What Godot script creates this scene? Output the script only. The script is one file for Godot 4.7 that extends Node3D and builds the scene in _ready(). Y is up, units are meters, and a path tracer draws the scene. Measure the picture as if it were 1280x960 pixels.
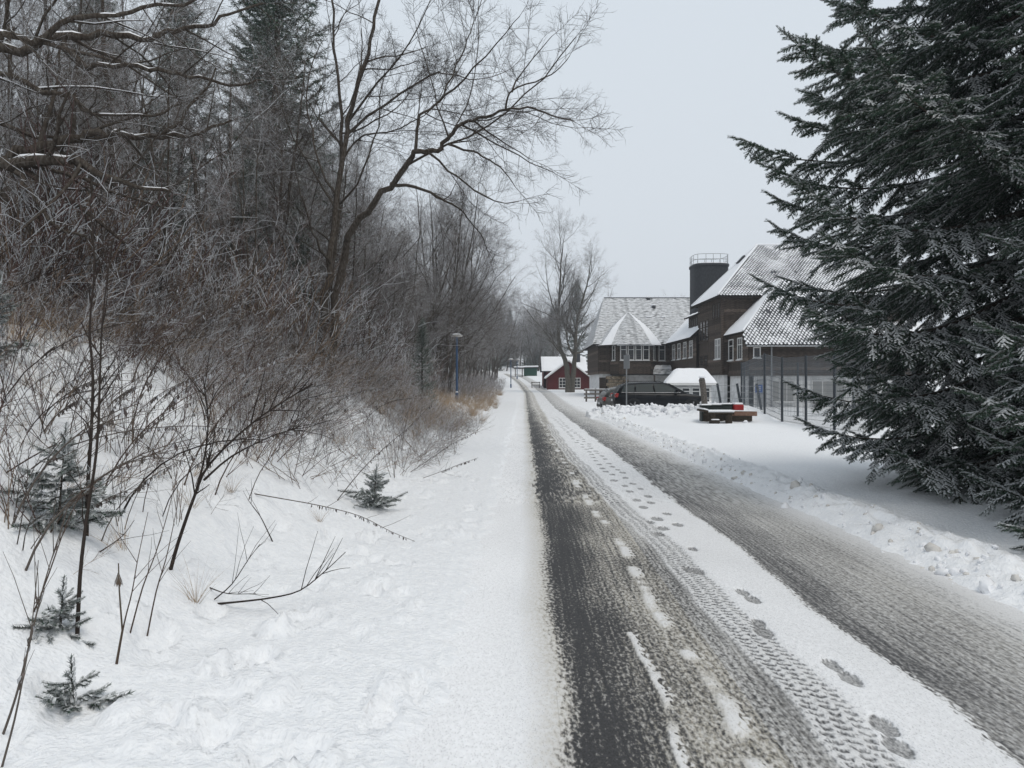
extends Node3D
# A snowy village road under an overcast sky: a wood on the left, a slate-roofed wooden building and a big spruce on the right.
# Metres; the camera stands at the origin and looks along -z. "d" below is the distance in front of the camera (d = -z).

const EYE := 1.55
const PX := 961.0                     # focal length of the 1280 x 960 photograph in pixels

var rng := RandomNumberGenerator.new()
var n_low := FastNoiseLite.new()
var n_mid := FastNoiseLite.new()
var n_fine := FastNoiseLite.new()
var dimples: Array = []
var used_names := {}
var M := {}                           # materials


# ------------------------------------------------------------------ mesh collecting
class Geo:
	var v := PackedVector3Array()
	var n := PackedVector3Array()
	var c := PackedColorArray()
	var uv := PackedVector2Array()
	var ix := PackedInt32Array()
	var col := Color(1, 1, 1)
	var has_col := false
	var has_uv := false

	func quad(a: Vector3, b: Vector3, e: Vector3, f: Vector3) -> void:   # clockwise seen from the front
		var nn := (e - a).cross(b - a)
		if nn.length_squared() < 1e-16:
			nn = (f - a).cross(e - a)
		nn = nn.normalized()
		var o := v.size()
		v.append(a); v.append(b); v.append(e); v.append(f)
		for i in 4:
			n.append(nn); c.append(col)
			if has_uv:
				uv.append(Vector2.ZERO)
		ix.append_array(PackedInt32Array([o, o + 1, o + 2, o, o + 2, o + 3]))

	func tri(a: Vector3, b: Vector3, e: Vector3) -> void:
		var nn := (e - a).cross(b - a).normalized()
		var o := v.size()
		v.append(a); v.append(b); v.append(e)
		for i in 3:
			n.append(nn); c.append(col)
			if has_uv:
				uv.append(Vector2.ZERO)
		ix.append_array(PackedInt32Array([o, o + 1, o + 2]))

	# a box given by its centre, its three half-axes (right-handed)
	func obox(p: Vector3, x: Vector3, y: Vector3, z: Vector3) -> void:
		quad(p - x + y + z, p + x + y + z, p + x - y + z, p - x - y + z)
		quad(p + x + y - z, p - x + y - z, p - x - y - z, p + x - y - z)
		quad(p + x + y + z, p + x + y - z, p + x - y - z, p + x - y + z)
		quad(p - x + y - z, p - x + y + z, p - x - y + z, p - x - y - z)
		quad(p - x + y - z, p + x + y - z, p + x + y + z, p - x + y + z)
		quad(p - x - y + z, p + x - y + z, p + x - y - z, p - x - y - z)

	func box(lo: Vector3, hi: Vector3) -> void:
		var h := (hi - lo) * 0.5
		obox((hi + lo) * 0.5, Vector3(h.x, 0, 0), Vector3(0, h.y, 0), Vector3(0, 0, h.z))

	# a box with chamfered edges
	func cbox(p: Vector3, x: Vector3, y: Vector3, z: Vector3, b: float) -> void:
		var ax := [x, y, z]
		for k in 3:
			var u: Vector3 = ax[k]; var s: Vector3 = ax[(k + 1) % 3]; var t: Vector3 = ax[(k + 2) % 3]
			var su := s.normalized() * (s.length() - b); var tu := t.normalized() * (t.length() - b)
			for g in [1.0, -1.0]:
				var q: Vector3 = p + u * g
				if g > 0: quad(q - su + tu, q + su + tu, q + su - tu, q - su - tu)
				else: quad(q + su + tu, q - su + tu, q - su - tu, q + su - tu)
			# the four edges parallel to u
			var uu := u.normalized() * (u.length() - b)
			for g in [[1.0, 1.0], [1.0, -1.0], [-1.0, -1.0], [-1.0, 1.0]]:
				var e1: Vector3 = p + s * g[0] + tu * g[1]
				var e2: Vector3 = p + su * g[0] + t * g[1]
				if g[0] * g[1] > 0: quad(e1 + uu, e2 + uu, e2 - uu, e1 - uu)
				else: quad(e2 + uu, e1 + uu, e1 - uu, e2 - uu)
		for i in 8:
			var sx := 1.0 if i & 1 else -1.0; var sy := 1.0 if i & 2 else -1.0; var sz := 1.0 if i & 4 else -1.0
			var xi := x.normalized() * (x.length() - b) * sx; var yi := y.normalized() * (y.length() - b) * sy; var zi := z.normalized() * (z.length() - b) * sz
			var a1 := p + x * sx + yi + zi; var a2 := p + xi + y * sy + zi; var a3 := p + xi + yi + z * sz
			if sx * sy * sz > 0: tri(a1, a3, a2)
			else: tri(a1, a2, a3)

	# a tube along points with a radius at each
	func tube(pts: PackedVector3Array, rad: PackedFloat32Array, sides: int, capped := true) -> void:
		var k := pts.size()
		if k < 2:
			return
		var t := (pts[1] - pts[0]).normalized()
		var side := t.cross(Vector3.UP if absf(t.y) < 0.9 else Vector3.RIGHT).normalized()
		var o := v.size()
		for i in k:
			if i > 0 and i < k - 1: t = (pts[i + 1] - pts[i - 1]).normalized()
			elif i == k - 1: t = (pts[i] - pts[i - 1]).normalized()
			side = (side - t * side.dot(t)).normalized()
			var up := side.cross(t)
			for s in sides:
				var a := TAU * s / sides
				var nn := side * cos(a) + up * sin(a)
				v.append(pts[i] + nn * rad[i]); n.append(nn); c.append(col)
				if has_uv: uv.append(Vector2.ZERO)
		for i in k - 1:
			for s in sides:
				var s2 := (s + 1) % sides
				var a := o + i * sides + s; var b := o + i * sides + s2
				ix.append_array(PackedInt32Array([a, b, a + sides, b, b + sides, a + sides]))
		if capped:
			for e in [0, k - 1]:
				if rad[e] < 0.004: continue
				var cc := v.size()
				var nn2: Vector3 = (pts[0] - pts[1]).normalized() if e == 0 else (pts[k - 1] - pts[k - 2]).normalized()
				v.append(pts[e]); n.append(nn2); c.append(col)
				if has_uv: uv.append(Vector2.ZERO)
				for s in sides:
					v.append(v[o + e * sides + s]); n.append(nn2); c.append(col)
					if has_uv: uv.append(Vector2.ZERO)
				for s in sides:
					if e > 0: ix.append_array(PackedInt32Array([cc, cc + 1 + s, cc + 1 + (s + 1) % sides]))
					else: ix.append_array(PackedInt32Array([cc, cc + 1 + (s + 1) % sides, cc + 1 + s]))

	func bar(a: Vector3, b: Vector3, r: float, sides := 6) -> void:
		tube(PackedVector3Array([a, b]), PackedFloat32Array([r, r]), sides)

	# a body of revolution about the y axis through p; profile points are (radius, height)
	func lathe(p: Vector3, prof: Array, sides: int) -> void:
		for i in prof.size() - 1:
			var a: Vector2 = prof[i]; var b: Vector2 = prof[i + 1]
			var sl := Vector2(b.y - a.y, a.x - b.x).normalized()
			for s in sides:
				var t1 := TAU * s / sides; var t2 := TAU * (s + 1) / sides
				var d1 := Vector3(cos(t1), 0, sin(t1)); var d2 := Vector3(cos(t2), 0, sin(t2))
				var o := v.size()
				v.append(p + d1 * a.x + Vector3.UP * a.y); v.append(p + d1 * b.x + Vector3.UP * b.y)
				v.append(p + d2 * b.x + Vector3.UP * b.y); v.append(p + d2 * a.x + Vector3.UP * a.y)
				n.append(d1 * sl.x + Vector3.UP * sl.y); n.append(d1 * sl.x + Vector3.UP * sl.y)
				n.append(d2 * sl.x + Vector3.UP * sl.y); n.append(d2 * sl.x + Vector3.UP * sl.y)
				for q in 4:
					c.append(col)
					if has_uv: uv.append(Vector2.ZERO)
				ix.append_array(PackedInt32Array([o, o + 2, o + 1, o, o + 3, o + 2]))

	# a flat polygon (convex, clockwise from the front) with thickness t behind it along its normal
	func slab(p: Array, t: float) -> void:
		var nn: Vector3 = ((p[2] - p[0]) as Vector3).cross(p[1] - p[0]).normalized()
		var k := p.size()
		for i in range(1, k - 1):
			tri(p[0], p[i], p[i + 1])
			tri(p[0] - nn * t, p[i + 1] - nn * t, p[i] - nn * t)
		for i in k:
			var a: Vector3 = p[i]; var b: Vector3 = p[(i + 1) % k]
			quad(b, a, a - nn * t, b - nn * t)

	func arrays() -> Array:
		var a := []
		a.resize(Mesh.ARRAY_MAX)
		a[Mesh.ARRAY_VERTEX] = v
		a[Mesh.ARRAY_NORMAL] = n
		if has_col: a[Mesh.ARRAY_COLOR] = c
		if has_uv: a[Mesh.ARRAY_TEX_UV] = uv
		a[Mesh.ARRAY_INDEX] = ix
		return a

	func mesh(m: Material, onto: ArrayMesh = null) -> ArrayMesh:
		var am := onto if onto else ArrayMesh.new()
		if v.size():
			am.add_surface_from_arrays(Mesh.PRIMITIVE_TRIANGLES, arrays())
			am.surface_set_material(am.get_surface_count() - 1, m)
		return am


func geo(vertex_colors := false) -> Geo:
	var g := Geo.new()
	g.has_col = vertex_colors
	return g


# ------------------------------------------------------------------ naming and describing
func numbered(called: String) -> String:
	var k: int = used_names.get(called, 0)
	used_names[called] = k + 1
	return called if k == 0 else "%s_%03d" % [called, k]


func tag(o: Node, label: String, category: String, group := "", kind := "") -> Node:
	if label: o.set_meta("label", label)
	if category: o.set_meta("category", category)
	if group: o.set_meta("group", group)
	if kind: o.set_meta("kind", kind)
	return o


func thing(called: String, label: String, category: String, at := Vector3.ZERO, turn := 0.0, group := "") -> Node3D:
	var o := Node3D.new()
	o.name = numbered(called)
	add_child(o)
	o.position = at
	o.rotation.y = turn
	tag(o, label, category, group)
	return o


func part(called: String, m: Mesh, parent: Node, at := Vector3.ZERO) -> MeshInstance3D:
	var o := MeshInstance3D.new()
	o.name = called
	o.mesh = m
	o.position = at
	parent.add_child(o, true)
	return o


func gpart(called: String, g: Geo, m: Material, parent: Node) -> MeshInstance3D:
	return part(called, g.mesh(m), parent)


func swarm(called: String, m: Mesh, xf: Array, parent: Node) -> MultiMeshInstance3D:
	var mm := MultiMesh.new()
	mm.transform_format = MultiMesh.TRANSFORM_3D
	mm.mesh = m
	mm.instance_count = xf.size()
	for i in xf.size():
		mm.set_instance_transform(i, xf[i])
	var o := MultiMeshInstance3D.new()
	o.name = called
	o.multimesh = mm
	parent.add_child(o, true)
	return o


func structure(o: Node) -> Node:
	o.set_meta("kind", "structure")
	return o


# ------------------------------------------------------------------ the lie of the land
func at(x: float, y: float, d: float) -> Vector3:      # a point of the photograph at a known distance
	return Vector3((x - 640.0) / PX * d, EYE + (480.0 - y) / PX * d, -d)


func base_h(d: float) -> float:
	if d < 45.0: return 0.0
	if d < 100.0: return 0.8 * pow((d - 45.0) / 55.0, 1.3)
	return 0.8 + (d - 100.0) * 0.055


func road_x(d: float) -> float:
	var x := 0.015 * d
	if d > 80.0: x -= pow((d - 80.0) / 60.0, 2.0) * 3.0
	return x


func bank_h(x: float, d: float) -> float:
	var top := 2.15
	if d > 14.0: top = lerpf(2.15, 1.15, smoothstep(14.0, 32.0, d))
	if d > 32.0: top = lerpf(1.15, 0.75, smoothstep(32.0, 50.0, d))
	if d > 60.0: top = lerpf(0.75, 0.3, smoothstep(60.0, 110.0, d))
	var toe := -1.75 - 0.25 * sin(d * 0.55) * exp(-d * 0.03) + 0.1 * sin(d * 1.7)
	var u := clampf((toe - (x - road_x(d) * 0.6)) / 3.6, 0.0, 1.0)
	var h := top * (u * u * (3.0 - 2.0 * u) * 0.75 + u * 0.25)
	if x < -6.0: h += (-6.0 - x) * 0.05
	return h


func land(x: float, d: float) -> float:
	var h := base_h(d)
	var xr := x - road_x(d)
	if d < 170.0 and d > -40.0:
		if xr < -0.7:
			h += bank_h(x, d)
		# under the road the ground is lower than the carriageway
		var e := n_mid.get_noise_2d(x * 1.3, d * 1.3) * 0.12 + n_mid.get_noise_2d(x * 5.0, d * 5.0) * 0.05
		var left := smoothstep(-0.2, -0.5, xr + e * 1.3 + 0.12 * n_low.get_noise_2d(x * 0.4, d * 1.3))
		var right := smoothstep(3.2, 3.62, xr + e)
		if d > 37.0 and d < 52.0: right *= smoothstep(3.2, 9.0, xr) # the mouth of the car park
		h += -0.06 + maxf(left * 0.082, right * 0.085)
		if xr > 3.0:
			var ridge := exp(-pow((xr - 3.85) / 0.34, 2.0)) * smoothstep(40.0, 30.0, d)
			h += ridge * (0.1 + 0.1 * n_mid.get_noise_2d(x * 2.2, d * 1.1) + 0.07 * absf(n_fine.get_noise_2d(x * 2.0, d * 2.0)))
			h += smoothstep(3.6, 5.5, xr) * smoothstep(40.0, 30.0, d) * (0.07 + 0.12 * n_low.get_noise_2d(x * 0.25, d * 0.25))
			# the heap pushed up by the plough in front of the parked cars
			var a := Vector2(4.6, 37.0); var b := Vector2(9.4, 33.0); var p := Vector2(x, d)
			var t := clampf((p - a).dot(b - a) / (b - a).length_squared(), 0.0, 1.0)
			var off := p - a - (b - a) * t
			var far := off.length()
			var wide := 1.0 if off.y > 0.0 else 2.1
			h += exp(-pow(far / wide, 2.0)) * (0.46 + 0.3 * n_mid.get_noise_2d(x * 0.9, d * 0.9) + 0.2 * n_mid.get_noise_2d(x * 2.6, d * 2.6)) * lerpf(0.7, 1.0, t)
	h += n_low.get_noise_2d(x, d) * 0.05 * smoothstep(-0.8, -2.5, xr)
	if d < 45.0 and d > 0.0 and (xr < -0.25 or xr > 3.3):
		h += n_mid.get_noise_2d(x, d) * 0.03 * smoothstep(-0.5, -2.0, xr) + n_fine.get_noise_2d(x, d) * 0.007 * smoothstep(-0.2, -0.5, xr if xr < 0.0 else -1.0)
		if xr < 0.0: h += n_mid.get_noise_2d(x * 2.4, d * 2.4) * 0.012 * smoothstep(-0.25, -0.6, xr)
		if d < 14.0 and xr < 0.0:
			for q in dimples:
				var dx: float = (x - q[0]) / q[2]; var dd: float = (d - q[1]) / q[3]
				var r2 := dx * dx + dd * dd
				if r2 < 2.2:
					h += q[4] * (smoothstep(1.25, 0.55, r2) - 0.35 * exp(-pow((sqrt(r2) - 1.15) / 0.2, 2.0)))
	return h


func on_land(x: float, d: float, sink := 0.0) -> Vector3:
	return Vector3(x, land(x, d) - sink, -d)


func setup_noise() -> void:
	rng.seed = 7
	n_low.seed = 3; n_low.frequency = 0.45; n_low.fractal_octaves = 3
	n_mid.seed = 5; n_mid.frequency = 1.6; n_mid.fractal_octaves = 3
	n_fine.seed = 9; n_fine.frequency = 9.0; n_fine.fractal_octaves = 2
	# clods and old half-filled footprints on the verge
	for q in [[250, 865, 0.1, 0.16, 0.035], [262, 895, 0.09, 0.12, -0.04], [400, 857, 0.06, 0.1, 0.025], [345, 765, 0.1, 0.18, 0.03], [490, 832, 0.09, 0.15, 0.03],
			[412, 925, 0.07, 0.1, 0.035], [335, 905, 0.1, 0.13, -0.03], [200, 825, 0.06, 0.1, 0.02], [480, 870, 0.07, 0.11, -0.03], [540, 900, 0.07, 0.12, -0.025], [420, 800, 0.06, 0.12, 0.02]]:
		var d: float = EYE * PX / (q[1] - 480.0) * 0.93
		dimples.append([(q[0] - 640.0) / PX * d, d, q[2], q[3], q[4]])
	for i in 260:
		dimples.append([-0.45 - 2.1 * pow(rng.randf(), 0.9) , rng.randf_range(3.0, 13.5), rng.randf_range(0.05, 0.13), rng.randf_range(0.07, 0.19), rng.randf_range(-0.05, 0.04)])


func build_ground() -> void:
	var xs := PackedFloat32Array(); var ds := PackedFloat32Array()
	var x := -320.0
	while x < 320.0:
		xs.append(x)
		var ax := x
		if ax < -60.0: x += 26.0
		elif ax < -20.0: x += 4.0
		elif ax < -7.0: x += 0.65
		elif ax < -3.6: x += 0.08
		elif ax < 0.3: x += 0.04
		elif ax < 2.8: x += 0.3
		elif ax < 5.2: x += 0.045
		elif ax < 10.0: x += 0.12
		elif ax < 20.0: x += 0.8
		elif ax < 60.0: x += 4.0
		else: x += 26.0
	xs.append(320.0)
	var d := -60.0
	while d < 520.0:
		ds.append(d)
		if d < -4.0: d += 7.0
		elif d < 2.4: d += 0.4
		elif d < 7.0: d += 0.045
		elif d < 14.0: d += 0.075
		elif d < 24.0: d += 0.14
		elif d < 42.0: d += 0.22
		elif d < 60.0: d += 0.8
		elif d < 190.0: d += 3.0
		else: d += 30.0
	ds.append(520.0)
	var w := xs.size(); var k := ds.size()
	var v := PackedVector3Array(); v.resize(w * k)
	for j in k:
		for i in w:
			v[j * w + i] = Vector3(xs[i], land(xs[i], ds[j]), -ds[j])
	var n := PackedVector3Array(); n.resize(w * k)
	for j in k:
		for i in w:
			var e := v[j * w + mini(i + 1, w - 1)] - v[j * w + maxi(i - 1, 0)]
			var f := v[mini(j + 1, k - 1) * w + i] - v[maxi(j - 1, 0) * w + i]
			n[j * w + i] = e.cross(f).normalized()
	var ix := PackedInt32Array(); ix.resize((w - 1) * (k - 1) * 6)
	var q := 0
	for j in k - 1:
		for i in w - 1:
			var a := j * w + i
			ix[q] = a; ix[q + 1] = a + w; ix[q + 2] = a + 1; ix[q + 3] = a + 1; ix[q + 4] = a + w; ix[q + 5] = a + w + 1
			q += 6
	var g := geo()
	g.v = v; g.n = n; g.ix = ix
	var o := gpart("snowy_ground", g, M.snow, self)
	structure(o)
	print("ground ", w, " x ", k)


# ------------------------------------------------------------------ the road: packed snow, slush and bare tracks
const ROAD_L := -0.75
const ROAD_R := 3.85

func track_profile() -> PackedFloat32Array:     # how much snow lies across the road, every 1 cm from ROAD_L
	var keys := [[-0.8, 1.0], [-0.3, 1.0], [0.0, 0.99], [0.12, 0.92], [0.19, 0.55], [0.25, 0.26], [0.34, 0.22], [0.46, 0.3], [0.6, 0.4], [0.74, 0.49], [0.9, 0.53], [1.0, 0.53], [1.12, 0.55], [1.25, 0.52],
		[2.0, 0.4], [2.03, 0.4], [2.1, 0.38], [2.3, 0.46], [2.5, 0.55], [2.66, 0.64], [2.85, 0.68], [3.05, 0.76], [3.25, 0.88], [3.45, 1.0], [3.9, 1.0]]
	var out := PackedFloat32Array(); out.resize(471)
	for i in 471:
		var x := ROAD_L + i * 0.01
		for k in keys.size() - 1:
			if x >= keys[k][0] and x <= keys[k + 1][0]:
				out[i] = lerpf(keys[k][1], keys[k + 1][1], (x - keys[k][0]) / (keys[k + 1][0] - keys[k][0]))
				break
	return out


func noise_bytes(w: int, h: int, freq: float, sd: int, oct := 2) -> PackedByteArray:
	var f := FastNoiseLite.new()
	f.seed = sd; f.frequency = freq; f.fractal_octaves = oct; f.noise_type = FastNoiseLite.TYPE_SIMPLEX_SMOOTH
	var im := f.get_image(w, h, false, false, true)
	im.convert(Image.FORMAT_L8)
	return im.get_data()


func build_road() -> void:
	var prof := track_profile()
	var prints := []
	for q in [[1104, 908, 1], [1122, 934, 1], [1040, 832, 0], [1063, 849, 1], [928, 741, 0], [941, 750, 1], [948, 780, 0], [955, 791, 1], [866, 687, 0], [873, 715, 1], [860, 712, 0], [813, 653, 0], [824, 668, 1]]:
		var d: float = EYE * PX / (q[1] - 480.0)
		prints.append(Vector3((q[0] - 640.0) / PX * d - road_x(d), d, 0.045 + 0.007 * q[2]))
	var dd := 8.2
	while dd < 36.0:                  # two walkers' tracks going on up the road
		var mid := 1.62 - 0.006 * (dd - 8.0)
		for s in [-1.0, 1.0]:
			prints.append(Vector3(mid + s * 0.1 + rng.randf_range(-0.05, 0.05), dd + rng.randf_range(-0.1, 0.1) + (0.3 if s > 0 else 0.0), rng.randf_range(0.05, 0.07)))
		dd += rng.randf_range(0.55, 0.8)
	var road := Node3D.new()
	road.name = "road"
	add_child(road)
	structure(road)
	tag(road, "snow-covered road with dark tyre tracks running into the distance", "")
	var patches := [[-30.0, 2.4, 128, 128], [2.4, 10.0, 1280, 1024], [10.0, 40.0, 640, 640], [40.0, 150.0, 384, 512]]
	for pi in patches.size():
		var d0: float = patches[pi][0]; var d1: float = patches[pi][1]; var w: int = patches[pi][2]; var h: int = patches[pi][3]
		var bytes := PackedByteArray(); bytes.resize(w * h * 3)
		var rel := PackedByteArray(); rel.resize(w * h)
		var body := PackedFloat32Array()
		if pi == 1: body.resize(w * h)
		var big := maxi(w, h)
		var grain := noise_bytes(w, h, 0.2, 31 + pi, 3)
		var blot := noise_bytes(w, h, 0.11, 41 + pi, 3)
		# streaks along the road: one row of noise per lane stretched over many metres
		var streak := noise_bytes(w, 256, 0.12 if pi == 1 else 0.2, 61, 3)
		var wide := noise_bytes(256, 256, 0.035, 77, 3)
		var hash_state := 12345
		for j in h:
			var d := lerpf(d1, d0, (j + 0.5) / h)
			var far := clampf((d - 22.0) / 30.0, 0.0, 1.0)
			var sj := (int(d * 5.0) % 256 + 256) % 256
			var fr := d * 5.0 - floorf(d * 5.0)
			var sj2 := (sj + 1) % 256
			var tread_x := 1.42 - 0.034 * maxf(d - 5.0, 0.0)
			if d > 17.0: tread_x = 1.01
			var strip_l := tread_x + 0.07
			var streak_x := 0.95 - 0.014 * maxf(d - 5.0, 0.0)
			if d > 18.0: streak_x = 0.77
			var wob := n_low.get_noise_2d(0.0, d * 0.8) * 0.07 + n_mid.get_noise_2d(3.0, d * 0.7) * 0.02
			var broken := n_mid.get_noise_2d(50.0, d * 0.75)
			var broken2 := n_mid.get_noise_2d(80.0, d * 0.5)
			var near_prints := []
			for q in prints:
				if absf(q.y - d) < 0.25: near_prints.append(q)
			var zig := d * 34.0
			for i in w:
				var x := lerpf(ROAD_L, ROAD_R, (i + 0.5) / w)
				var at_px := j * w + i
				var gr := grain[at_px] / 255.0
				hash_state = (hash_state * 1103515245 + 12345) & 0x7fffffff
				var wn := ((hash_state >> 8) & 1023) / 1023.0
				var bl := blot[at_px] / 255.0
				var st := lerpf(streak[sj * w + i], streak[sj2 * w + i], fr) / 255.0
				var wd := wide[(int(d * 14.0) & 255) * 256 + (int(x * 40.0 + 200.0) & 255)] / 255.0
				var xe := x + wob * (1.0 if x > 0.5 else 0.75) + (bl - 0.5) * 0.06
				var cov := prof[clampi(int((xe - ROAD_L) * 100.0), 0, 470)]
				var white := 0.0
				var sunk := 0.0
				if xe < 0.3: white = clampf((0.24 - xe) / 0.26, 0.0, 1.0)
				elif xe > 2.9: white = clampf((xe - 2.9) / 0.6, 0.0, 1.0)
				if cov < 0.9: cov += (st - 0.5) * (0.3 if x < 1.2 else 0.5) + (wd - 0.5) * 0.25
				# the white ribbons left between the wheels
				var e := absf(xe - streak_x)
				var rib := clampf((broken + 0.02 + (bl - 0.5) * 0.5) * 5.0, 0.0, 1.0) * smoothstep(0.06, 0.015, e + (bl - 0.5) * 0.06 - broken * 0.02)
				if rib > 0.0:
					cov = lerpf(cov, 1.12, rib); white = maxf(white, rib * 0.75)
				var e2 := absf(xe - (0.66 + (d - 3.6) * 0.02))
				if d < 4.8 and e2 < 0.06:
					rib = clampf((broken2 + 0.25 + (bl - 0.5) * 0.4) * 4.0, 0.0, 1.0) * smoothstep(0.034, 0.01, e2 + (bl - 0.5) * 0.04)
					cov = lerpf(cov, 1.1, rib); white = maxf(white, rib * 0.75)
				if xe > strip_l - 0.1 and xe < 2.06:
					var s := smoothstep(strip_l - 0.1, strip_l + 0.1, xe) * smoothstep(2.06, 1.99, xe + (bl - 0.5) * 0.05)
					cov = lerpf(cov, 1.12, s); white = maxf(white, s)
				# tyre tread pressed into the snow
				var tx := xe - tread_x
				if absf(tx) < 0.17 and d < 30.0:
					var lane := tx * 24.0
					var v := sin(zig * 2.6 + sin(lane * 3.1) * 1.5) * 0.5 + 0.5
					var groove := smoothstep(0.75, 0.98, absf(sin(lane * 1.57)))
					var edge := smoothstep(0.17, 0.12, absf(tx))
					cov = lerpf(cov, clampf(0.25 + v * 0.75 + groove * 0.5, 0.0, 1.1) + (bl - 0.5) * 0.5, edge * 0.75)
					white = maxf(white, 0.65 * edge)
				for q in near_prints:
					var px: float = (x - q.x) / q.z; var pd: float = (d - q.y) / (q.z * 2.2)
					var r2 := px * px + pd * pd
					if r2 < 1.3:
						var inside := smoothstep(1.15, 0.7, r2 + (bl - 0.5) * 0.7)
						cov = lerpf(cov, 0.42 + (bl - 0.5) * 0.8, inside * 0.88); sunk = maxf(sunk, inside); white *= 1.0 - 0.4 * inside
				if pi == 1: body[at_px] = clampf((cov - 0.35) * 1.5, 0.0, 1.0) * (1.0 - sunk)
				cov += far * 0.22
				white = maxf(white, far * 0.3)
				var thr := gr * 0.4 + wn * 0.16 + bl * 0.44
				var a := clampf((cov - thr) * (2.8 if x < 1.2 else 1.7) + 0.5, 0.0, 1.0)
				var asp := 0.022 + 0.03 * wn + 0.018 * gr + (0.03 if x > 2.0 else 0.0)
				# slush is snow ground up with grit
				var dirt := clampf((1.0 - white) * (0.75 + (bl - 0.5) * 0.8), 0.0, 1.0)
				var grit := 1.0
				if wn > 0.93 and x > -0.9: grit = 0.7
				var sn := (0.77 + 0.08 * smoothstep(0.15, -0.25, x) + (gr - 0.5) * 0.08 + (bl - 0.5) * 0.12 + (wd - 0.5) * 0.08) * grit
				var tan_ := 1.0 if x < 1.1 else 0.1
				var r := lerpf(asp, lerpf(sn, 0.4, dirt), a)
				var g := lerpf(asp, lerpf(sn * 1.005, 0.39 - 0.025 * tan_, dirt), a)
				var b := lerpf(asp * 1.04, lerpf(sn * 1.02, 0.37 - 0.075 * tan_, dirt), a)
				bytes[at_px * 3] = int(sqrt(r) * 255.0 + 0.5)
				bytes[at_px * 3 + 1] = int(sqrt(g) * 255.0 + 0.5)
				bytes[at_px * 3 + 2] = int(minf(sqrt(b), 1.0) * 255.0 + 0.5)
				rel[at_px] = int(clampf(a * (0.5 + 0.4 * cov * 0.85) + (gr - 0.5) * 0.16 + (bl - 0.5) * 0.3, 0.0, 1.0) * 200.0 + 20.0)
		# the bytes hold square roots of linear values; the sRGB curve is close to that, so bring them onto it
		var curve := PackedByteArray(); curve.resize(256)
		for i in 256:
			var l := pow(i / 255.0, 2.0)
			curve[i] = int((12.92 * l if l < 0.0031308 else 1.055 * pow(l, 1.0 / 2.4) - 0.055) * 255.0 + 0.5)
		for i in bytes.size():
			bytes[i] = curve[bytes[i]]
		var im := Image.create_from_data(w, h, false, Image.FORMAT_RGB8, bytes)
		var hm := Image.create_from_data(w, h, false, Image.FORMAT_L8, rel)
		var m := StandardMaterial3D.new()
		m.resource_name = "packed_snow_road"
		m.albedo_texture = ImageTexture.create_from_image(im)
		m.roughness = 0.75
		m.metallic_specular = 0.35
		m.texture_repeat = false
		m.heightmap_enabled = true
		m.heightmap_texture = ImageTexture.create_from_image(hm)
		m.heightmap_scale = [2.0, 1.6, 2.0, 2.0][pi]
		var g := geo()
		g.has_uv = true
		var rows: int = [8, 300, 90, 120][pi]; var cols: int = [20, 230, 20, 20][pi]
		for j in rows + 1:
			var d := lerpf(d0, d1, float(j) / rows)
			for i in cols + 1:
				var x := lerpf(ROAD_L, ROAD_R, float(i) / cols)
				var y := base_h(d) - 0.012 * pow((x - 1.4) / 2.0, 2.0)
				if pi == 1:           # snow and slush stand up to 2 cm above the bare asphalt
					var px := clampi(int(float(i) / cols * w), 2, w - 3); var py := clampi(int((1.0 - float(j) / rows) * h), 2, h - 3)
					var sum := 0.0
					for oy in [-2, 0, 2]:
						for ox in [-2, 0, 2]: sum += body[(py + oy) * w + px + ox]
					var fade := smoothstep(d1, d1 - 1.0, d) * smoothstep(ROAD_R, ROAD_R - 0.2, x)
					y += (sum / 9.0 * 0.02 - 0.008) * fade
				g.v.append(Vector3(x + road_x(d), y, -d))
				g.n.append(Vector3.UP)
				g.uv.append(Vector2(float(i) / cols, 1.0 - float(j) / rows))
		for j in rows + 1:
			for i in cols + 1:
				var e := g.v[j * (cols + 1) + mini(i + 1, cols)] - g.v[j * (cols + 1) + maxi(i - 1, 0)]
				var f := g.v[mini(j + 1, rows) * (cols + 1) + i] - g.v[maxi(j - 1, 0) * (cols + 1) + i]
				g.n[j * (cols + 1) + i] = e.cross(f).normalized()
		for j in rows:
			for i in cols:
				var a := j * (cols + 1) + i
				g.ix.append_array(PackedInt32Array([a, a + cols + 1, a + 1, a + 1, a + cols + 1, a + cols + 2]))
		gpart("road_surface", g, m, road)


# ------------------------------------------------------------------ materials
func lin(r: float, g: float, b: float) -> Color:
	return Color(r, g, b).linear_to_srgb()


func noise_tex(size: int, freq: float, sd: int, oct := 4, ramp: Array = [], normal := 0.0) -> NoiseTexture2D:
	var f := FastNoiseLite.new()
	f.seed = sd; f.frequency = freq; f.fractal_octaves = oct
	var t := NoiseTexture2D.new()
	t.width = size; t.height = size; t.seamless = true; t.noise = f
	if ramp:
		var gr := Gradient.new()
		gr.offsets = PackedFloat32Array(); gr.colors = PackedColorArray()
		var offs := PackedFloat32Array(); var cols := PackedColorArray()
		for q in ramp:
			offs.append(q[0]); cols.append(q[1])
		gr.offsets = offs; gr.colors = cols
		t.color_ramp = gr
	if normal > 0.0:
		t.as_normal_map = true
		t.bump_strength = normal
	return t


func mat(called: String, c: Color, rough := 0.85, spec := 0.3) -> StandardMaterial3D:
	var m := StandardMaterial3D.new()
	m.resource_name = called
	m.albedo_color = c
	m.roughness = rough
	m.metallic_specular = spec
	return m


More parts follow.
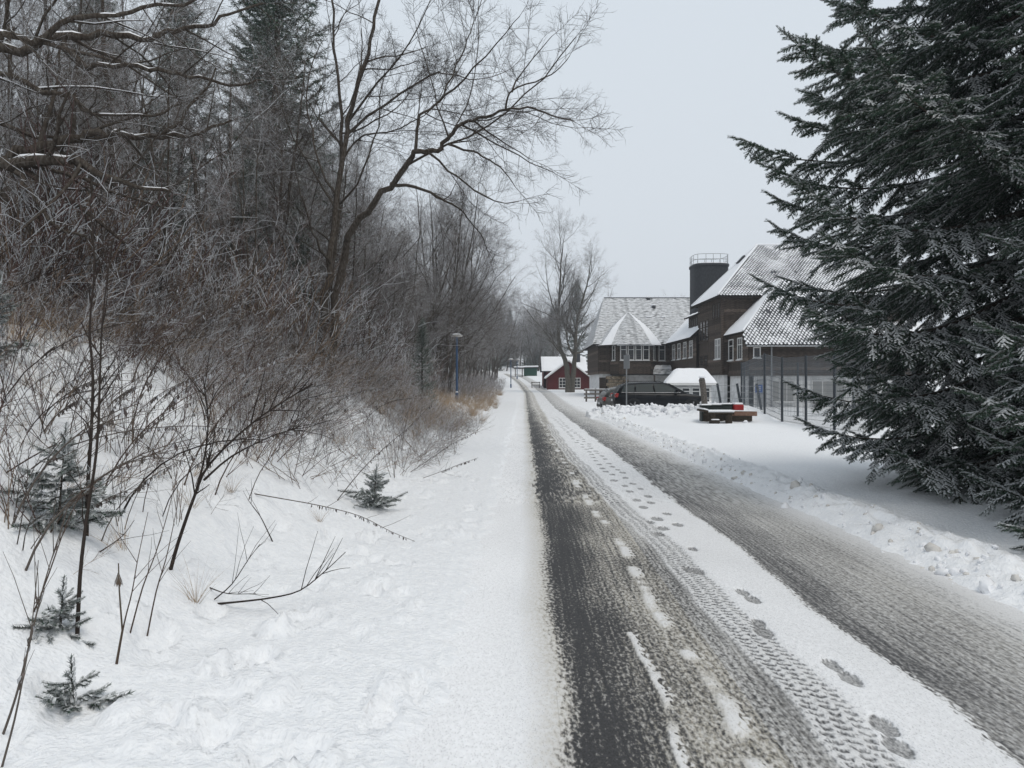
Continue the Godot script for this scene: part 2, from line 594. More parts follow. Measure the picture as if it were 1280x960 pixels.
func tri_mat(called: String, tex: Texture2D, scale: Vector3, rough := 0.85, relief: Texture2D = null, relief_cm := 0.5, spec := 0.3) -> StandardMaterial3D:
	var m := mat(called, Color.WHITE, rough, spec)
	m.albedo_texture = tex
	m.uv1_triplanar = true
	m.uv1_world_triplanar = true
	m.uv1_scale = scale
	if relief:
		m.heightmap_enabled = true
		m.heightmap_texture = relief
		m.heightmap_scale = relief_cm
	return m


func build_materials() -> void:
	var sn := noise_tex(512, 0.03, 1, 5, [[0.25, lin(0.8, 0.815, 0.84)], [0.5, lin(0.85, 0.862, 0.88)], [0.8, lin(0.88, 0.888, 0.9)]])
	M.snow = tri_mat("snow", sn, Vector3(0.9, 0.9, 0.9), 0.8, noise_tex(512, 0.06, 2, 5), 1.1, 0.25)
	M.snow_cap = mat("snow_on_things", lin(0.84, 0.85, 0.875), 0.85, 0.25)
	M.snow_dirty = mat("gritty_snow", lin(0.66, 0.64, 0.61), 0.9, 0.2)
	var bark := noise_tex(256, 0.05, 11, 4, [[0.2, lin(0.05, 0.042, 0.034)], [0.5, lin(0.105, 0.09, 0.074)], [0.68, lin(0.15, 0.145, 0.12)], [0.85, lin(0.25, 0.25, 0.23)]])
	M.bark = tri_mat("bark", bark, Vector3(2.2, 0.8, 2.2), 0.92, noise_tex(256, 0.06, 12, 3), 1.2, 0.2)
	var dk := noise_tex(256, 0.05, 13, 4, [[0.2, lin(0.035, 0.028, 0.022)], [0.5, lin(0.07, 0.057, 0.047)], [0.8, lin(0.13, 0.12, 0.105)]])
	M.bark_dark = tri_mat("dark_bark", dk, Vector3(2.0, 0.7, 2.0), 0.92, noise_tex(256, 0.06, 14, 3), 1.2, 0.2)
	var vc := mat("twigs", Color.WHITE, 0.9, 0.2)
	vc.vertex_color_use_as_albedo = true
	M.twig = vc
	var nd := mat("needles", Color.WHITE, 0.75, 0.25)
	nd.vertex_color_use_as_albedo = true
	M.needle = nd
	var paint := mat("painted_vertex_colours", Color.WHITE, 0.7, 0.35)
	paint.vertex_color_use_as_albedo = true
	M.vc = paint
	M.boards = []
	for i in 5:
		var k: float = [1.0, 1.4, 1.8, 1.2, 2.6][i]
		var wt := noise_tex(256, 0.02, 20 + i, 4, [[0.2, lin(0.022 * k, 0.0165 * k, 0.013 * k)], [0.5, lin(0.047 * k, 0.036 * k, 0.029 * k)], [0.8, lin(0.088 * k, 0.07 * k, 0.058 * k)]])
		M.boards.append(tri_mat("weathered_dark_board", wt, Vector3(0.5, 6.0, 0.5), 0.85, null, 0.0, 0.25))
	M.wall_dark = mat("wall_behind_boards", lin(0.022, 0.017, 0.014), 0.9, 0.2)
	var rd := noise_tex(256, 0.03, 29, 4, [[0.2, lin(0.055, 0.008, 0.009)], [0.5, lin(0.1, 0.015, 0.016)], [0.8, lin(0.14, 0.028, 0.026)]])
	M.red_wood = tri_mat("red_painted_wood", rd, Vector3(0.6, 3.0, 0.6), 0.8)
	var wr := noise_tex(256, 0.02, 30, 5, [[0.2, lin(0.58, 0.58, 0.57)], [0.6, lin(0.7, 0.7, 0.7)], [0.85, lin(0.76, 0.76, 0.76)]])
	M.render_white = tri_mat("white_render", wr, Vector3(0.3, 0.3, 0.3), 0.9)
	M.window_white = mat("white_window_paint", lin(0.66, 0.66, 0.65), 0.55, 0.4)
	M.glass = mat("window_glass", lin(0.018, 0.021, 0.024), 0.06, 0.5)
	M.curtain = mat("pale_curtain", lin(0.3, 0.3, 0.29), 0.9, 0.2)
	M.slate = []
	for i in 3:
		var k: float = [0.75, 1.0, 1.35][i]
		M.slate.append(mat("slate", lin(0.045 * k, 0.048 * k, 0.055 * k), 0.6, 0.4))
	var rf := noise_tex(512, 0.02, 33, 5, [[0.22, lin(0.09, 0.092, 0.098)], [0.32, lin(0.32, 0.325, 0.33)], [0.46, lin(0.6, 0.61, 0.62)], [0.66, lin(0.82, 0.83, 0.85)]])
	M.patchy = tri_mat("patchy_snow_on_roof", rf, Vector3(0.16, 1.7, 0.9), 0.85, noise_tex(256, 0.05, 34, 3), 0.6)
	M.tower = tri_mat("dark_tower_sheet", noise_tex(256, 0.05, 35, 3, [[0.3, lin(0.03, 0.032, 0.036)], [0.7, lin(0.048, 0.05, 0.056)]]), Vector3(0.6, 0.25, 0.6), 0.7)
	M.steel = mat("galvanised_steel", lin(0.3, 0.31, 0.32), 0.5, 0.5)
	M.fence = mat("dark_fence_coating", lin(0.035, 0.042, 0.05), 0.5, 0.4)
	M.fence_light = mat("grey_wire_coating", lin(0.12, 0.135, 0.15), 0.5, 0.4)
	M.lamp_blue = mat("blue_lamp_paint", lin(0.025, 0.068, 0.15), 0.45, 0.45)
	M.lamp_shade = mat("milky_lamp_glass", lin(0.5, 0.47, 0.44), 0.4, 0.4)
	M.black_plastic = mat("black_plastic", lin(0.012, 0.012, 0.013), 0.55, 0.4)
	M.rubber = mat("tyre_rubber", lin(0.014, 0.014, 0.015), 0.85, 0.3)
	M.alloy = mat("alloy_rim", lin(0.25, 0.25, 0.26), 0.35, 0.5)
	M.alloy.metallic = 0.6
	var cp := mat("black_car_paint", lin(0.005, 0.006, 0.008), 0.4, 0.25)
	cp.clearcoat_enabled = true; cp.clearcoat = 0.15; cp.clearcoat_roughness = 0.12
	M.car_black = cp
	var cg := mat("grey_car_paint", lin(0.06, 0.06, 0.055), 0.35, 0.5)
	cg.clearcoat_enabled = true; cg.clearcoat = 0.6; cg.clearcoat_roughness = 0.15
	M.car_grey = cg
	M.car_glass = mat("tinted_car_glass", lin(0.03, 0.04, 0.042), 0.04, 0.75)
	M.chrome = mat("bright_trim", lin(0.45, 0.45, 0.46), 0.25, 0.5)
	M.chrome.metallic = 0.7
	var tl := mat("tail_lamp_red", lin(0.28, 0.012, 0.01), 0.2, 0.5)
	M.tail_red = tl
	var tg := mat("tail_lamp_glowing", lin(0.5, 0.03, 0.02), 0.3, 0.5)
	tg.emission_enabled = true; tg.emission = Color(1.0, 0.16, 0.1); tg.emission_energy_multiplier = 0.9
	M.tail_glow = tg
	var lw := noise_tex(256, 0.03, 37, 4, [[0.2, lin(0.02, 0.016, 0.012)], [0.5, lin(0.043, 0.034, 0.026)], [0.8, lin(0.085, 0.07, 0.055)]])
	M.log_wood = tri_mat("old_log_wood", lw, Vector3(3.0, 3.0, 0.8), 0.9, noise_tex(256, 0.06, 38, 3), 0.8)
	var pw := noise_tex(256, 0.03, 39, 4, [[0.2, lin(0.16, 0.085, 0.06)], [0.8, lin(0.3, 0.19, 0.14)]])
	M.raw_wood = tri_mat("raw_plank_wood", pw, Vector3(1.0, 4.0, 4.0), 0.85)
	M.red_plastic = mat("red_plastic", lin(0.3, 0.015, 0.015), 0.45, 0.4)
	M.dark_box = mat("dark_green_box", lin(0.02, 0.028, 0.026), 0.55, 0.4)
	var sw := noise_tex(256, 0.04, 43, 4, [[0.2, lin(0.16, 0.12, 0.08)], [0.5, lin(0.3, 0.245, 0.18)], [0.8, lin(0.4, 0.34, 0.27)]])
	M.stone = tri_mat("sandstone", sw, Vector3(0.9, 0.9, 0.9), 0.9, noise_tex(256, 0.06, 44, 3), 2.0)
	M.grey_wood = tri_mat("grey_fence_wood", noise_tex(256, 0.03, 45, 4, [[0.2, lin(0.07, 0.06, 0.052)], [0.8, lin(0.19, 0.175, 0.16)]]), Vector3(2.0, 2.0, 2.0), 0.9)
	M.shed_green = mat("green_shed_paint", lin(0.02, 0.07, 0.05), 0.7, 0.3)
	M.sign_blue = mat("blue_sign_plate", lin(0.02, 0.09, 0.32), 0.45, 0.4)
	M.sign_white = mat("white_sign_print", lin(0.62, 0.64, 0.66), 0.5, 0.4)
	M.sign_back = mat("grey_sign_back", lin(0.22, 0.23, 0.24), 0.55, 0.4)


# ------------------------------------------------------------------ the timber building
var board_mesh: ArrayMesh


func flat_wall(called: String, p: Vector3, r: Vector3, w: float, h: float, m: Material, parent: Node, thick := 0.25) -> MeshInstance3D:
	# p: lower left corner seen from outside, r: unit vector to the right; the wall has its thickness behind it
	var g := geo()
	var out := Vector3.UP.cross(r) * -1.0
	out = r.cross(Vector3.UP)
	g.obox(p + r * w * 0.5 + Vector3.UP * h * 0.5 - out * thick * 0.5, r * w * 0.5, Vector3.UP * h * 0.5, out * thick * 0.5)
	return gpart(called, g, m, parent)


func clad(parent: Node, p: Vector3, r: Vector3, w: float, h: float, pitch := 0.2, cut: Array = []) -> Node3D:
	# a wall clad with overlapping horizontal boards; cut shortens the boards: [height from, left end, right end]
	var wall := flat_wall("facade", p, r, w, h, M.wall_dark, parent)
	if board_mesh == null:
		var g := geo()
		g.cbox(Vector3.ZERO, Vector3(0.5, 0, 0), Vector3(0, 0.5, 0), Vector3(0, 0, 0.5), 0.04)
		board_mesh = g.mesh(null)
	var out := r.cross(Vector3.UP)
	var k := int(ceil(h / pitch))
	pitch = h / k
	for i in k:
		var o := MeshInstance3D.new()
		o.name = "board"
		o.mesh = board_mesh
		o.material_override = M.boards[rng.randi() % 5 if rng.randf() < 0.75 else 1]
		var tilt := 0.13 + rng.randf() * 0.05
		var up := (Vector3.UP - out * tilt).normalized()
		var a := 0.0; var b := w
		for c in cut:
			if pitch * (i + 0.5) > c[0]:
				a = c[1]; b = c[2]
		var y := pitch * (i + 0.5)
		o.transform = Transform3D(Basis(r * (b - a - 0.01 * rng.randf()), up * (pitch * 1.12), out * 0.03), p + r * (a + b) * 0.5 + Vector3.UP * y + out * 0.035)
		wall.add_child(o, true)
	return wall


func window(parent: Node, p: Vector3, r: Vector3, w: float, h: float, white := true, bars := 1, cross := 1, name_ := "window") -> Node3D:
	# p: lower left corner of the frame on the wall's face
	var out := r.cross(Vector3.UP)
	var n := Node3D.new()
	n.name = name_
	n.position = p + out * 0.05
	parent.add_child(n, true)
	var f := minf(0.075, w * 0.14)
	var m: Material = M.window_white if white else M.boards[3]
	var g := geo()
	var up := Vector3.UP
	g.cbox(r * f * 0.5 + up * h * 0.5, r * f * 0.5, up * h * 0.5, out * 0.05, 0.008)
	g.cbox(r * (w - f * 0.5) + up * h * 0.5, r * f * 0.5, up * h * 0.5, out * 0.05, 0.008)
	g.cbox(r * w * 0.5 + up * (h - f * 0.5), r * (w * 0.5 - f), up * f * 0.5, out * 0.048, 0.008)
	g.cbox(r * w * 0.5 + up * f * 0.5, r * (w * 0.5 - f), up * f * 0.5, out * 0.048, 0.008)
	gpart("frame", g, m, n)
	for i in bars:
		var b := geo()
		b.obox(r * (w * (i + 1) / (bars + 1)) + up * h * 0.5, r * f * 0.35, up * (h * 0.5 - f), out * 0.03)
		gpart("glazing_bar", b, m, n)
	for i in cross:
		var b := geo()
		b.obox(r * w * 0.5 + up * (h * (0.68 if cross == 1 else float(i + 1) / (cross + 1))), r * (w * 0.5 - f), up * f * 0.35, out * 0.027)
		gpart("glazing_bar", b, m, n)
	var q := geo()
	q.obox(r * w * 0.5 + up * h * 0.5, r * (w * 0.5 - f), up * (h * 0.5 - f), out * 0.012)
	gpart("pane", q, M.curtain if name_ == "basement_window" else M.glass, n)
	var s := geo()
	s.cbox(r * w * 0.5 + out * 0.06 - up * 0.03, r * (w * 0.5 + 0.05), up * 0.025, out * 0.09, 0.008)
	gpart("sill", s, m, n)
	if white:
		var sc := geo()
		sc.cbox(r * w * 0.5 + out * 0.07 + up * 0.01, r * (w * 0.48), up * 0.015, out * 0.06, 0.01)
		gpart("snow_on_sill", sc, M.snow_cap, n)
	return n


# a roof plane: deck with thickness; p is the outline seen from above, clockwise
func deck(called: String, p: Array, m: Material, parent: Node, t := 0.16) -> MeshInstance3D:
	var g := geo()
	g.slab(p, t)
	return gpart(called, g, m, parent)


func inside(q: Vector2, poly: PackedVector2Array) -> bool:
	return Geometry2D.is_point_in_polygon(q, poly)


# slates laid in courses over a roof plane, each with its own bit of snow
func slates(parent: Node, p: Array, eave: Vector3, sw: float, sh: float, snow: float, sd: int, cover := 0.8) -> void:
	var rr := RandomNumberGenerator.new()
	rr.seed = sd
	var o: Vector3 = p[0]
	var nn: Vector3 = ((p[2] - p[0]) as Vector3).cross(p[1] - p[0]).normalized()
	if nn.y < 0: nn = -nn
	var u := eave.normalized()
	var v := u.cross(nn).normalized()
	if v.y < 0: v = -v
	var poly := PackedVector2Array()
	var lo := Vector2(1e9, 1e9); var hi := -lo
	for q in p:
		var w := Vector2((q - o).dot(u), (q - o).dot(v))
		poly.append(w); lo = lo.min(w); hi = hi.max(w)
	var gs := [geo(), geo(), geo()]
	var gsn := geo()
	var row := 0
	var y := lo.y
	while y < hi.y:
		var x := lo.x + (sw * 0.5 if row & 1 else 0.0)
		while x < hi.x:
			if inside(Vector2(x, y + sh * 0.4), poly):
				var g: Geo = gs[rr.randi() % 3]
				var c := o + u * x + v * y
				var lift := 0.028 + rr.randf() * 0.018
				# a rhombic slate: point down the roof, lower corner lifted over the course below
				var a := c - v * sh * 0.55 + nn * lift
				var b := c + u * sw * 0.52 + v * sh * 0.12 + nn * lift * 0.8
				var e := c + v * sh * 0.8 + nn * 0.004
				var f := c - u * sw * 0.52 + v * sh * 0.12 + nn * lift * 0.8
				g.slab([a, f, e, b], 0.02)
				var drift := n_low.get_noise_2d(c.x * 0.9 + sd, c.y * 1.4) + 0.5 * n_mid.get_noise_2d(c.x + sd, c.y)
				if rr.randf() < snow and drift > -0.7:
					var k := clampf(cover * rr.randf_range(0.75, 1.15) * (1.0 + drift * 0.45), 0.35, 1.05)
					var m := (a + b + e + f) * 0.25 + v * sh * (0.12 + rr.randf() * 0.1) + nn * 0.014
					gsn.slab([m + (a - m) * k * 0.75 + nn * 0.01, m + (f - m) * k + nn * 0.012, m + (e - m) * 0.95 + nn * 0.02, m + (b - m) * k + nn * 0.012], 0.012)
			x += sw
		y += sh * 0.62
		row += 1
	var mesh := ArrayMesh.new()
	for i in 3:
		gs[i].mesh(M.slate[i], mesh)
	tag(part("slates", mesh, parent), "", "", "", "stuff")
	if gsn.v.size():
		tag(gpart("snow_on_slates", gsn, M.snow_cap, parent), "", "", "", "stuff")


# a soft sheet of snow lying on a roof plane given by four corners (clockwise from above), with a ragged lower edge (corner 0 to corner 1)
func snow_sheet(parent: Node, a: Vector3, b: Vector3, c: Vector3, d: Vector3, t := 0.09, sd := 1, called := "roof_snow") -> void:
	var nn := (c - a).cross(b - a).normalized()
	if nn.y < 0: nn = -nn
	var f := FastNoiseLite.new()
	f.seed = sd; f.frequency = 1.3
	var g := geo()
	var wn := 26; var hn := 12
	for j in hn + 1:
		for i in wn + 1:
			var s := float(i) / wn; var q := float(j) / hn
			var e := a.lerp(b, s).lerp(d.lerp(c, s), q)
			var edge := minf(minf(s, 1.0 - s) * wn, minf(q, 1.0 - q) * hn)
			var hgt := t * (0.75 + 0.5 * f.get_noise_2d(e.x * 1.5 + e.z, e.y * 1.5)) * clampf(edge, 0.0, 1.0) + 0.004
			g.v.append(e + nn * hgt)
			g.n.append(nn)
	for j in hn:
		for i in wn:
			var k := j * (wn + 1) + i
			g.ix.append_array(PackedInt32Array([k, k + wn + 1, k + 1, k + 1, k + wn + 1, k + wn + 2]))
	# normals from the neighbours
	for j in hn + 1:
		for i in wn + 1:
			var e := g.v[j * (wn + 1) + mini(i + 1, wn)] - g.v[j * (wn + 1) + maxi(i - 1, 0)]
			var h := g.v[mini(j + 1, hn) * (wn + 1) + i] - g.v[maxi(j - 1, 0) * (wn + 1) + i]
			var x := e.cross(h).normalized()
			if x.dot(nn) < 0: x = -x
			g.n[j * (wn + 1) + i] = x
	gpart(called, g, M.snow_cap, parent)


func courses(parent: Node, a: Vector3, b: Vector3, c: Vector3, d: Vector3, pitch: float, sd: int) -> void:
	# long overlapping courses from eave a-b up to ridge d-c, patchy with snow: one mesh
	var nn := (c - a).cross(b - a).normalized()
	if nn.y < 0: nn = -nn
	var k := int((d - a).length() / pitch)
	var g := geo()
	for i in k:
		var q0 := float(i) / k; var q1 := float(i + 1) / k
		var p0 := a.lerp(d, q0); var p1 := b.lerp(c, q0); var p2 := b.lerp(c, q1); var p3 := a.lerp(d, q1)
		g.slab([p0 + nn * 0.05, p3 + nn * 0.012, p2 + nn * 0.012, p1 + nn * 0.05], 0.05)
	tag(gpart("slate_courses", g, M.patchy, parent), "", "", "", "stuff")


func build_timber_house() -> void:
	var hs := thing("timber_house", "long dark timber-clad house with snowy slate roofs and white basement, right of the road", "house", Vector3(15, 0, -60))
	var root := Node3D.new()           # measured from the camera, so shift back
	var off := -hs.position
	root.free()
	var X := Vector3.RIGHT
	var B := Vector3(0, 0, 1)          # "right" of a wall that faces -x (seen from the road): towards the camera

	# --- far wing, facing the camera at d = 72
	var yb := 2.5; var ye := 5.35
	clad(hs, off + Vector3(8.1, yb, -72), X, 6.7, ye - yb, 0.22)
	clad(hs, off + Vector3(8.1, yb, -82), B, 10.0, ye - yb, 0.22)
	flat_wall("basement_wall", off + Vector3(8.25, -0.3, -72.1), X, 6.55, yb + 0.3, M.render_white, hs)
	flat_wall("basement_wall", off + Vector3(8.25, -0.3, -81.9), B, 9.8, yb + 0.3, M.render_white, hs)
	# the bay
	var bay := [Vector3(9.2, 0, -72), Vector3(9.75, 0, -70.2), Vector3(12.65, 0, -70.2), Vector3(13.5, 0, -72)]
	for i in 3:
		var a: Vector3 = bay[i]; var b: Vector3 = bay[i + 1]
		var r := (b - a).normalized()
		var w := (b - a).length()
		clad(hs, off + a + Vector3.UP * yb, r, w, ye - yb, 0.22)
		if i == 1:
			for k in 4:
				window(hs, off + a + r * (0.12 + k * 0.69) + Vector3.UP * 3.72, r, 0.6, 1.42, true, 0, 1)
		else:
			window(hs, off + a + r * (w * 0.5 - 0.3) + Vector3.UP * 3.72, r, 0.6, 1.42, true, 0, 1)
	var g := geo()
	g.slab([off + bay[0] + Vector3.UP * yb, off + bay[3] + Vector3.UP * yb, off + bay[2] + Vector3.UP * yb, off + bay[1] + Vector3.UP * yb], 0.12)
	gpart("bay_floor", g, M.wall_dark, hs)
	window(hs, off + Vector3(13.72, 3.72, -72), X, 0.62, 1.5, true, 0, 1)
	# its roof: ridge along x at d = 77
	var e0 := off + Vector3(7.5, 5.25, -71.2); var e1 := off + Vector3(17.2, 5.25, -71.2)
	var r0 := off + Vector3(9.2, 10.15, -77); var r1 := off + Vector3(19.5, 10.15, -77)
	deck("roof", [e0, r0, r1, e1], M.wall_dark, hs)
	courses(hs, e0, e1, r1, r0, 0.26, 1)
	var w0 := off + Vector3(7.7, 5.25, -82.8)
	deck("roof", [w0, r0, e0], M.wall_dark, hs)
	courses(hs, w0, e0, r0, r0 + Vector3(0, 0, -0.05), 0.26, 2)
	deck("roof", [off + Vector3(19.5, 5.25, -82.8), r1, r0, w0], M.slate[0], hs)
	g = geo(); g.bar(r0, r1, 0.09, 6); gpart("ridge_capping", g, M.slate[1], hs)
	# small snow-covered roof vents
	for q in [[810, 399, 74.6], [829, 399, 74.6], [810, 374, 76.9], [817, 384, 75.8]]:
		var p: Vector3 = off + at(q[0], q[1], q[2])
		var v := geo(); v.cbox(p, Vector3(0.16, 0, 0), Vector3(0, 0.16, 0), Vector3(0, 0, 0.25), 0.03)
		var vent := gpart("roof_vent", v, M.slate[0], hs)
		v = geo(); v.cbox(p + Vector3(0, 0.21, 0), Vector3(0.22, 0, 0), Vector3(0, 0.07, 0), Vector3(0, 0, 0.3), 0.05)
		gpart("snow", v, M.snow_cap, vent)
	# the bay's tent roof
	var ap := off + Vector3(11.15, 8.45, -74.0)
	var be := []
	for i in 8:                        # a half-round of eaves, the slope swelling out towards them
		var t := lerpf(PI * 0.98, PI * 0.04, i / 7.0)
		be.append(off + Vector3(10.95 + cos(t) * 3.1, 5.12, -71.9 + sin(t) * 2.45))
	for i in 7:
		var a: Vector3 = be[i]; var b: Vector3 = be[i + 1]
		var mid0 := a.lerp(ap, 0.45) + Vector3(0, 0.32, 0.1); var mid1 := b.lerp(ap, 0.45) + Vector3(0, 0.32, 0.1)
		deck("bay_roof", [a, mid0, mid1, b], M.wall_dark, hs, 0.1)
		deck("bay_roof", [mid0, ap, mid1], M.wall_dark, hs, 0.1)
		if i >= 5 or i == 1:
			snow_sheet(hs, a, b, mid1, mid0, 0.07, 4 + i); snow_sheet(hs, mid0, mid1, ap + Vector3(0.01, 0, 0), ap, 0.07, 14 + i)
		else:
			courses(hs, a, b, mid1, mid0, 0.22, 5 + i); courses(hs, mid0, mid1, ap + Vector3(0.02, 0, 0), ap, 0.22, 5 + i)
	g = geo()
	g.obox(off + Vector3(11.2, 5.06, -69.62), Vector3(1.7, 0, 0), Vector3(0, 0.05, 0), Vector3(0, 0, 0.06))
	gpart("gutter", g, M.steel, hs)
	# stone portal, dark door, little porch with drifted snow
	g = geo()
	for row in 7:
		for k in 4:
			var sx := 9.0 + k * 0.46 + (0.2 if row & 1 else 0.0) + rng.randf() * 0.05
			if k == 1 and row < 4: continue
			g.cbox(off + Vector3(sx, 0.28 + row * 0.31, -71.75), Vector3(0.21 + rng.randf() * 0.02, 0, 0), Vector3(0, 0.145, 0), Vector3(0, 0, 0.16 + rng.randf() * 0.05), 0.03)
	tag(gpart("stone_portal", g, M.stone, hs), "rough sandstone portal under the bay", "", "", "stuff")
	g = geo(); g.obox(off + Vector3(8.55, 1.2, -71.96), Vector3(0.38, 0, 0), Vector3(0, 0.95, 0), Vector3(0, 0, 0.03))
	gpart("basement_door", g, M.boards[0], hs)
	var pp := [Vector3(12.9, 2.45, -70.3), Vector3(15.0, 2.45, -70.3), Vector3(14.9, 3.25, -71.7), Vector3(13.2, 3.25, -71.7)]
	deck("porch_roof", [off + pp[0], off + pp[3], off + pp[2], off + pp[1]], M.slate[1], hs, 0.14)
	courses(hs, off + pp[0], off + pp[1], off + pp[2], off + pp[3], 0.3, 9)
	snow_sheet(hs, off + Vector3(13.1, 2.95, -71.1), off + Vector3(14.9, 2.95, -71.1), off + pp[2], off + pp[3], 0.12, 12, "porch_snow")
	for sx in [13.05, 14.85]:
		g = geo(); g.obox(off + Vector3(sx, 1.2, -70.4), Vector3(0.06, 0, 0), Vector3(0, 1.25, 0), Vector3(0, 0, 0.06)); gpart("porch_post", g, M.boards[2], hs)

	# --- link wing, its long side facing the road at x = 14.8
	clad(hs, off + Vector3(14.8, 2.3, -72), B, 10.4, 3.1, 0.2)
	flat_wall("basement_wall", off + Vector3(14.95, -0.3, -72), B, 10.4, 2.6, M.render_white, hs)
	for k in 4:
		window(hs, off + Vector3(14.8, 3.72, -70.6 + k * 2.25), B, 1.15, 1.42, true, 1, 1)
	var l0 := off + Vector3(14.25, 5.3, -72.4); var l1 := off + Vector3(14.25, 5.3, -61.6)
	var l2 := off + Vector3(19.5, 10.1, -61.6); var l3 := off + Vector3(19.5, 10.1, -77)
	deck("roof", [l0, l3, l2, l1], M.wall_dark, hs)
	snow_sheet(hs, l0, l1, l2, l3, 0.1, 21)
	# its dormer with a row of windows
	clad(hs, off + Vector3(15.35, 6.05, -66.6), B, 4.9, 1.25, 0.2)
	for k in 6:
		window(hs, off + Vector3(15.35, 6.2, -66.3 + k * 0.78), B, 0.55, 0.95, false, 0, 0)
	deck("dormer_roof", [off + Vector3(14.95, 7.25, -66.9), off + Vector3(19.0, 8.6, -66.9), off + Vector3(19.0, 8.6, -61.5), off + Vector3(14.95, 7.25, -61.5)], M.wall_dark, hs, 0.12)
	snow_sheet(hs, off + Vector3(14.95, 7.25, -66.9), off + Vector3(14.95, 7.25, -61.5), off + Vector3(19.0, 8.6, -61.5), off + Vector3(19.0, 8.6, -66.9), 0.13, 22)
	g = geo(); g.slab([off + Vector3(15.35, 6.05, -66.62), off + Vector3(15.35, 7.3, -66.62), off + Vector3(18.4, 8.4, -66.62), off + Vector3(15.8, 6.2, -66.62)], 0.1)
	gpart("dormer_cheek", g, M.wall_dark, hs)

	# --- tall block: side to the road at x = 15.05, front at d = 55
	clad(hs, off + Vector3(15.05, 2.2, -62.0), B, 7.0, 5.7, 0.2)
	clad(hs, off + Vector3(15.05, 2.2, -55.0), X, 13.0, 5.7, 0.2)
	flat_wall("basement_wall", off + Vector3(15.2, -0.3, -62.0), B, 6.85, 2.5, M.render_white, hs)
	flat_wall("back_wall", off + Vector3(28.0, -0.3, -62.2), -X, 12.9, 8.2, M.wall_dark, hs)
	flat_wall("gable_wall", off + Vector3(28.1, -0.3, -55.0), -B, 7.2, 8.2, M.wall_dark, hs)
	g = geo()
	g.cbox(off + Vector3(15.03, 5.05, -54.98), Vector3(0.09, 0, 0), Vector3(0, 2.85, 0), Vector3(0, 0, 0.09), 0.015)
	gpart("corner_board", g, M.boards[1], hs)
	for k in 3:
		window(hs, off + Vector3(15.05, 6.35, -57.45 + k * 0.72), B, 0.5, 1.12, false, 0, 1)
		window(hs, off + Vector3(15.05, 4.85, -61.3 + k * 0.92), B, 0.72, 1.65, false, 0, 1)
	for k in 2:
		window(hs, off + Vector3(15.05, 3.35, -56.7 + k * 0.78), B, 0.7, 1.5, true, 1, 1)
		window(hs, off + Vector3(15.05, 2.95, -61.2 + k * 1.25), B, 1.0, 0.85, false, 1, 0)
	var c0 := off + Vector3(14.6, 7.85, -62.5); var c1 := off + Vector3(14.6, 7.85, -54.5); var c2 := off + Vector3(28.6, 7.85, -54.5); var c3 := off + Vector3(28.6, 7.85, -62.5)
	var k0 := off + Vector3(18.65, 12.1, -58.5); var k1 := off + Vector3(24.6, 12.1, -58.5)
	deck("roof", [c0, k0, c1], M.wall_dark, hs, 0.2)
	deck("roof", [c1, k0, k1, c2], M.wall_dark, hs, 0.2)
	deck("roof", [c2, k1, c3], M.wall_dark, hs, 0.2)
	deck("roof", [c3, k1, k0, c0], M.wall_dark, hs, 0.2)
	snow_sheet(hs, c0, c1, k0 + Vector3(0, 0, 0.02), k0, 0.07, 31)
	slates(hs, [c1, k0, k1, c2], X, 0.22, 0.25, 1.0, 41, 0.72)
	for q in [[c1, k0], [c0, k0], [k0, k1]]:
		g = geo(); g.bar(q[0] + Vector3.UP * 0.05, q[1] + Vector3.UP * 0.05, 0.075, 6); gpart("hip_capping", g, M.snow_cap, hs)
	g = geo(); g.obox((c1 + c2) * 0.5 + Vector3(0, -0.16, 0.05), Vector3(7.0, 0, 0), Vector3(0, 0.06, 0), Vector3(0, 0, 0.07)); gpart("gutter", g, M.wall_dark, hs)
	g = geo(); g.obox((c0 + c1) * 0.5 + Vector3(-0.05, -0.16, 0), Vector3(0.07, 0, 0), Vector3(0, 0.06, 0), Vector3(0, 0, 4.0)); gpart("gutter", g, M.wall_dark, hs)
	# roof hatch in the side slope
	g = geo(); g.obox(off + Vector3(17.55, 11.05, -58.9), Vector3(0.25, 0.27, 0), Vector3(-0.08, 0.08, 0), Vector3(0, 0, 0.28)); gpart("roof_hatch", g, M.slate[0], hs)

	# --- lower front wing: side at x = 15.5, front at d = 50.3
	clad(hs, off + Vector3(15.5, 2.1, -55.0), B, 4.7, 2.95, 0.2)
	clad(hs, off + Vector3(15.5, 2.1, -50.3), X, 11.5, 1.95, 0.2)
	flat_wall("basement_wall", off + Vector3(15.6, -0.3, -55.0), B, 4.6, 2.4, M.render_white, hs)
	flat_wall("basement_wall", off + Vector3(15.6, -0.3, -50.4), X, 11.3, 2.4, M.render_white, hs)
	window(hs, off + Vector3(15.5, 3.2, -54.75), B, 1.15, 1.5, true, 0, 1)
	window(hs, off + Vector3(15.5, 3.2, -52.6), B, 1.05, 1.5, true, 1, 1)
	window(hs, off + Vector3(15.75, 3.25, -50.3), X, 0.5, 0.72, true, 0, 0)
	var d0 := off + Vector3(15.1, 5.0, -55.5); var d1 := off + Vector3(15.1, 5.0, -50.3); var t0 := off + Vector3(19.0, 8.9, -54.2); var t1 := off + Vector3(19.0, 8.9, -58.0)
	var f0 := off + Vector3(15.1, 4.1, -49.5); var f1 := off + Vector3(22.9, 4.1, -49.5); var d2 := off + Vector3(22.9, 5.0, -50.3); var d3 := off + Vector3(22.9, 5.0, -55.5)
	deck("roof", [d0, t1, t0, d1], M.wall_dark, hs, 0.16)
	deck("roof", [f0, d1, t0, d2, f1], M.wall_dark, hs, 0.16)
	deck("roof", [d2, t0, t1, d3], M.wall_dark, hs, 0.16)
	snow_sheet(hs, d0, d1, t0, t1, 0.1, 51)
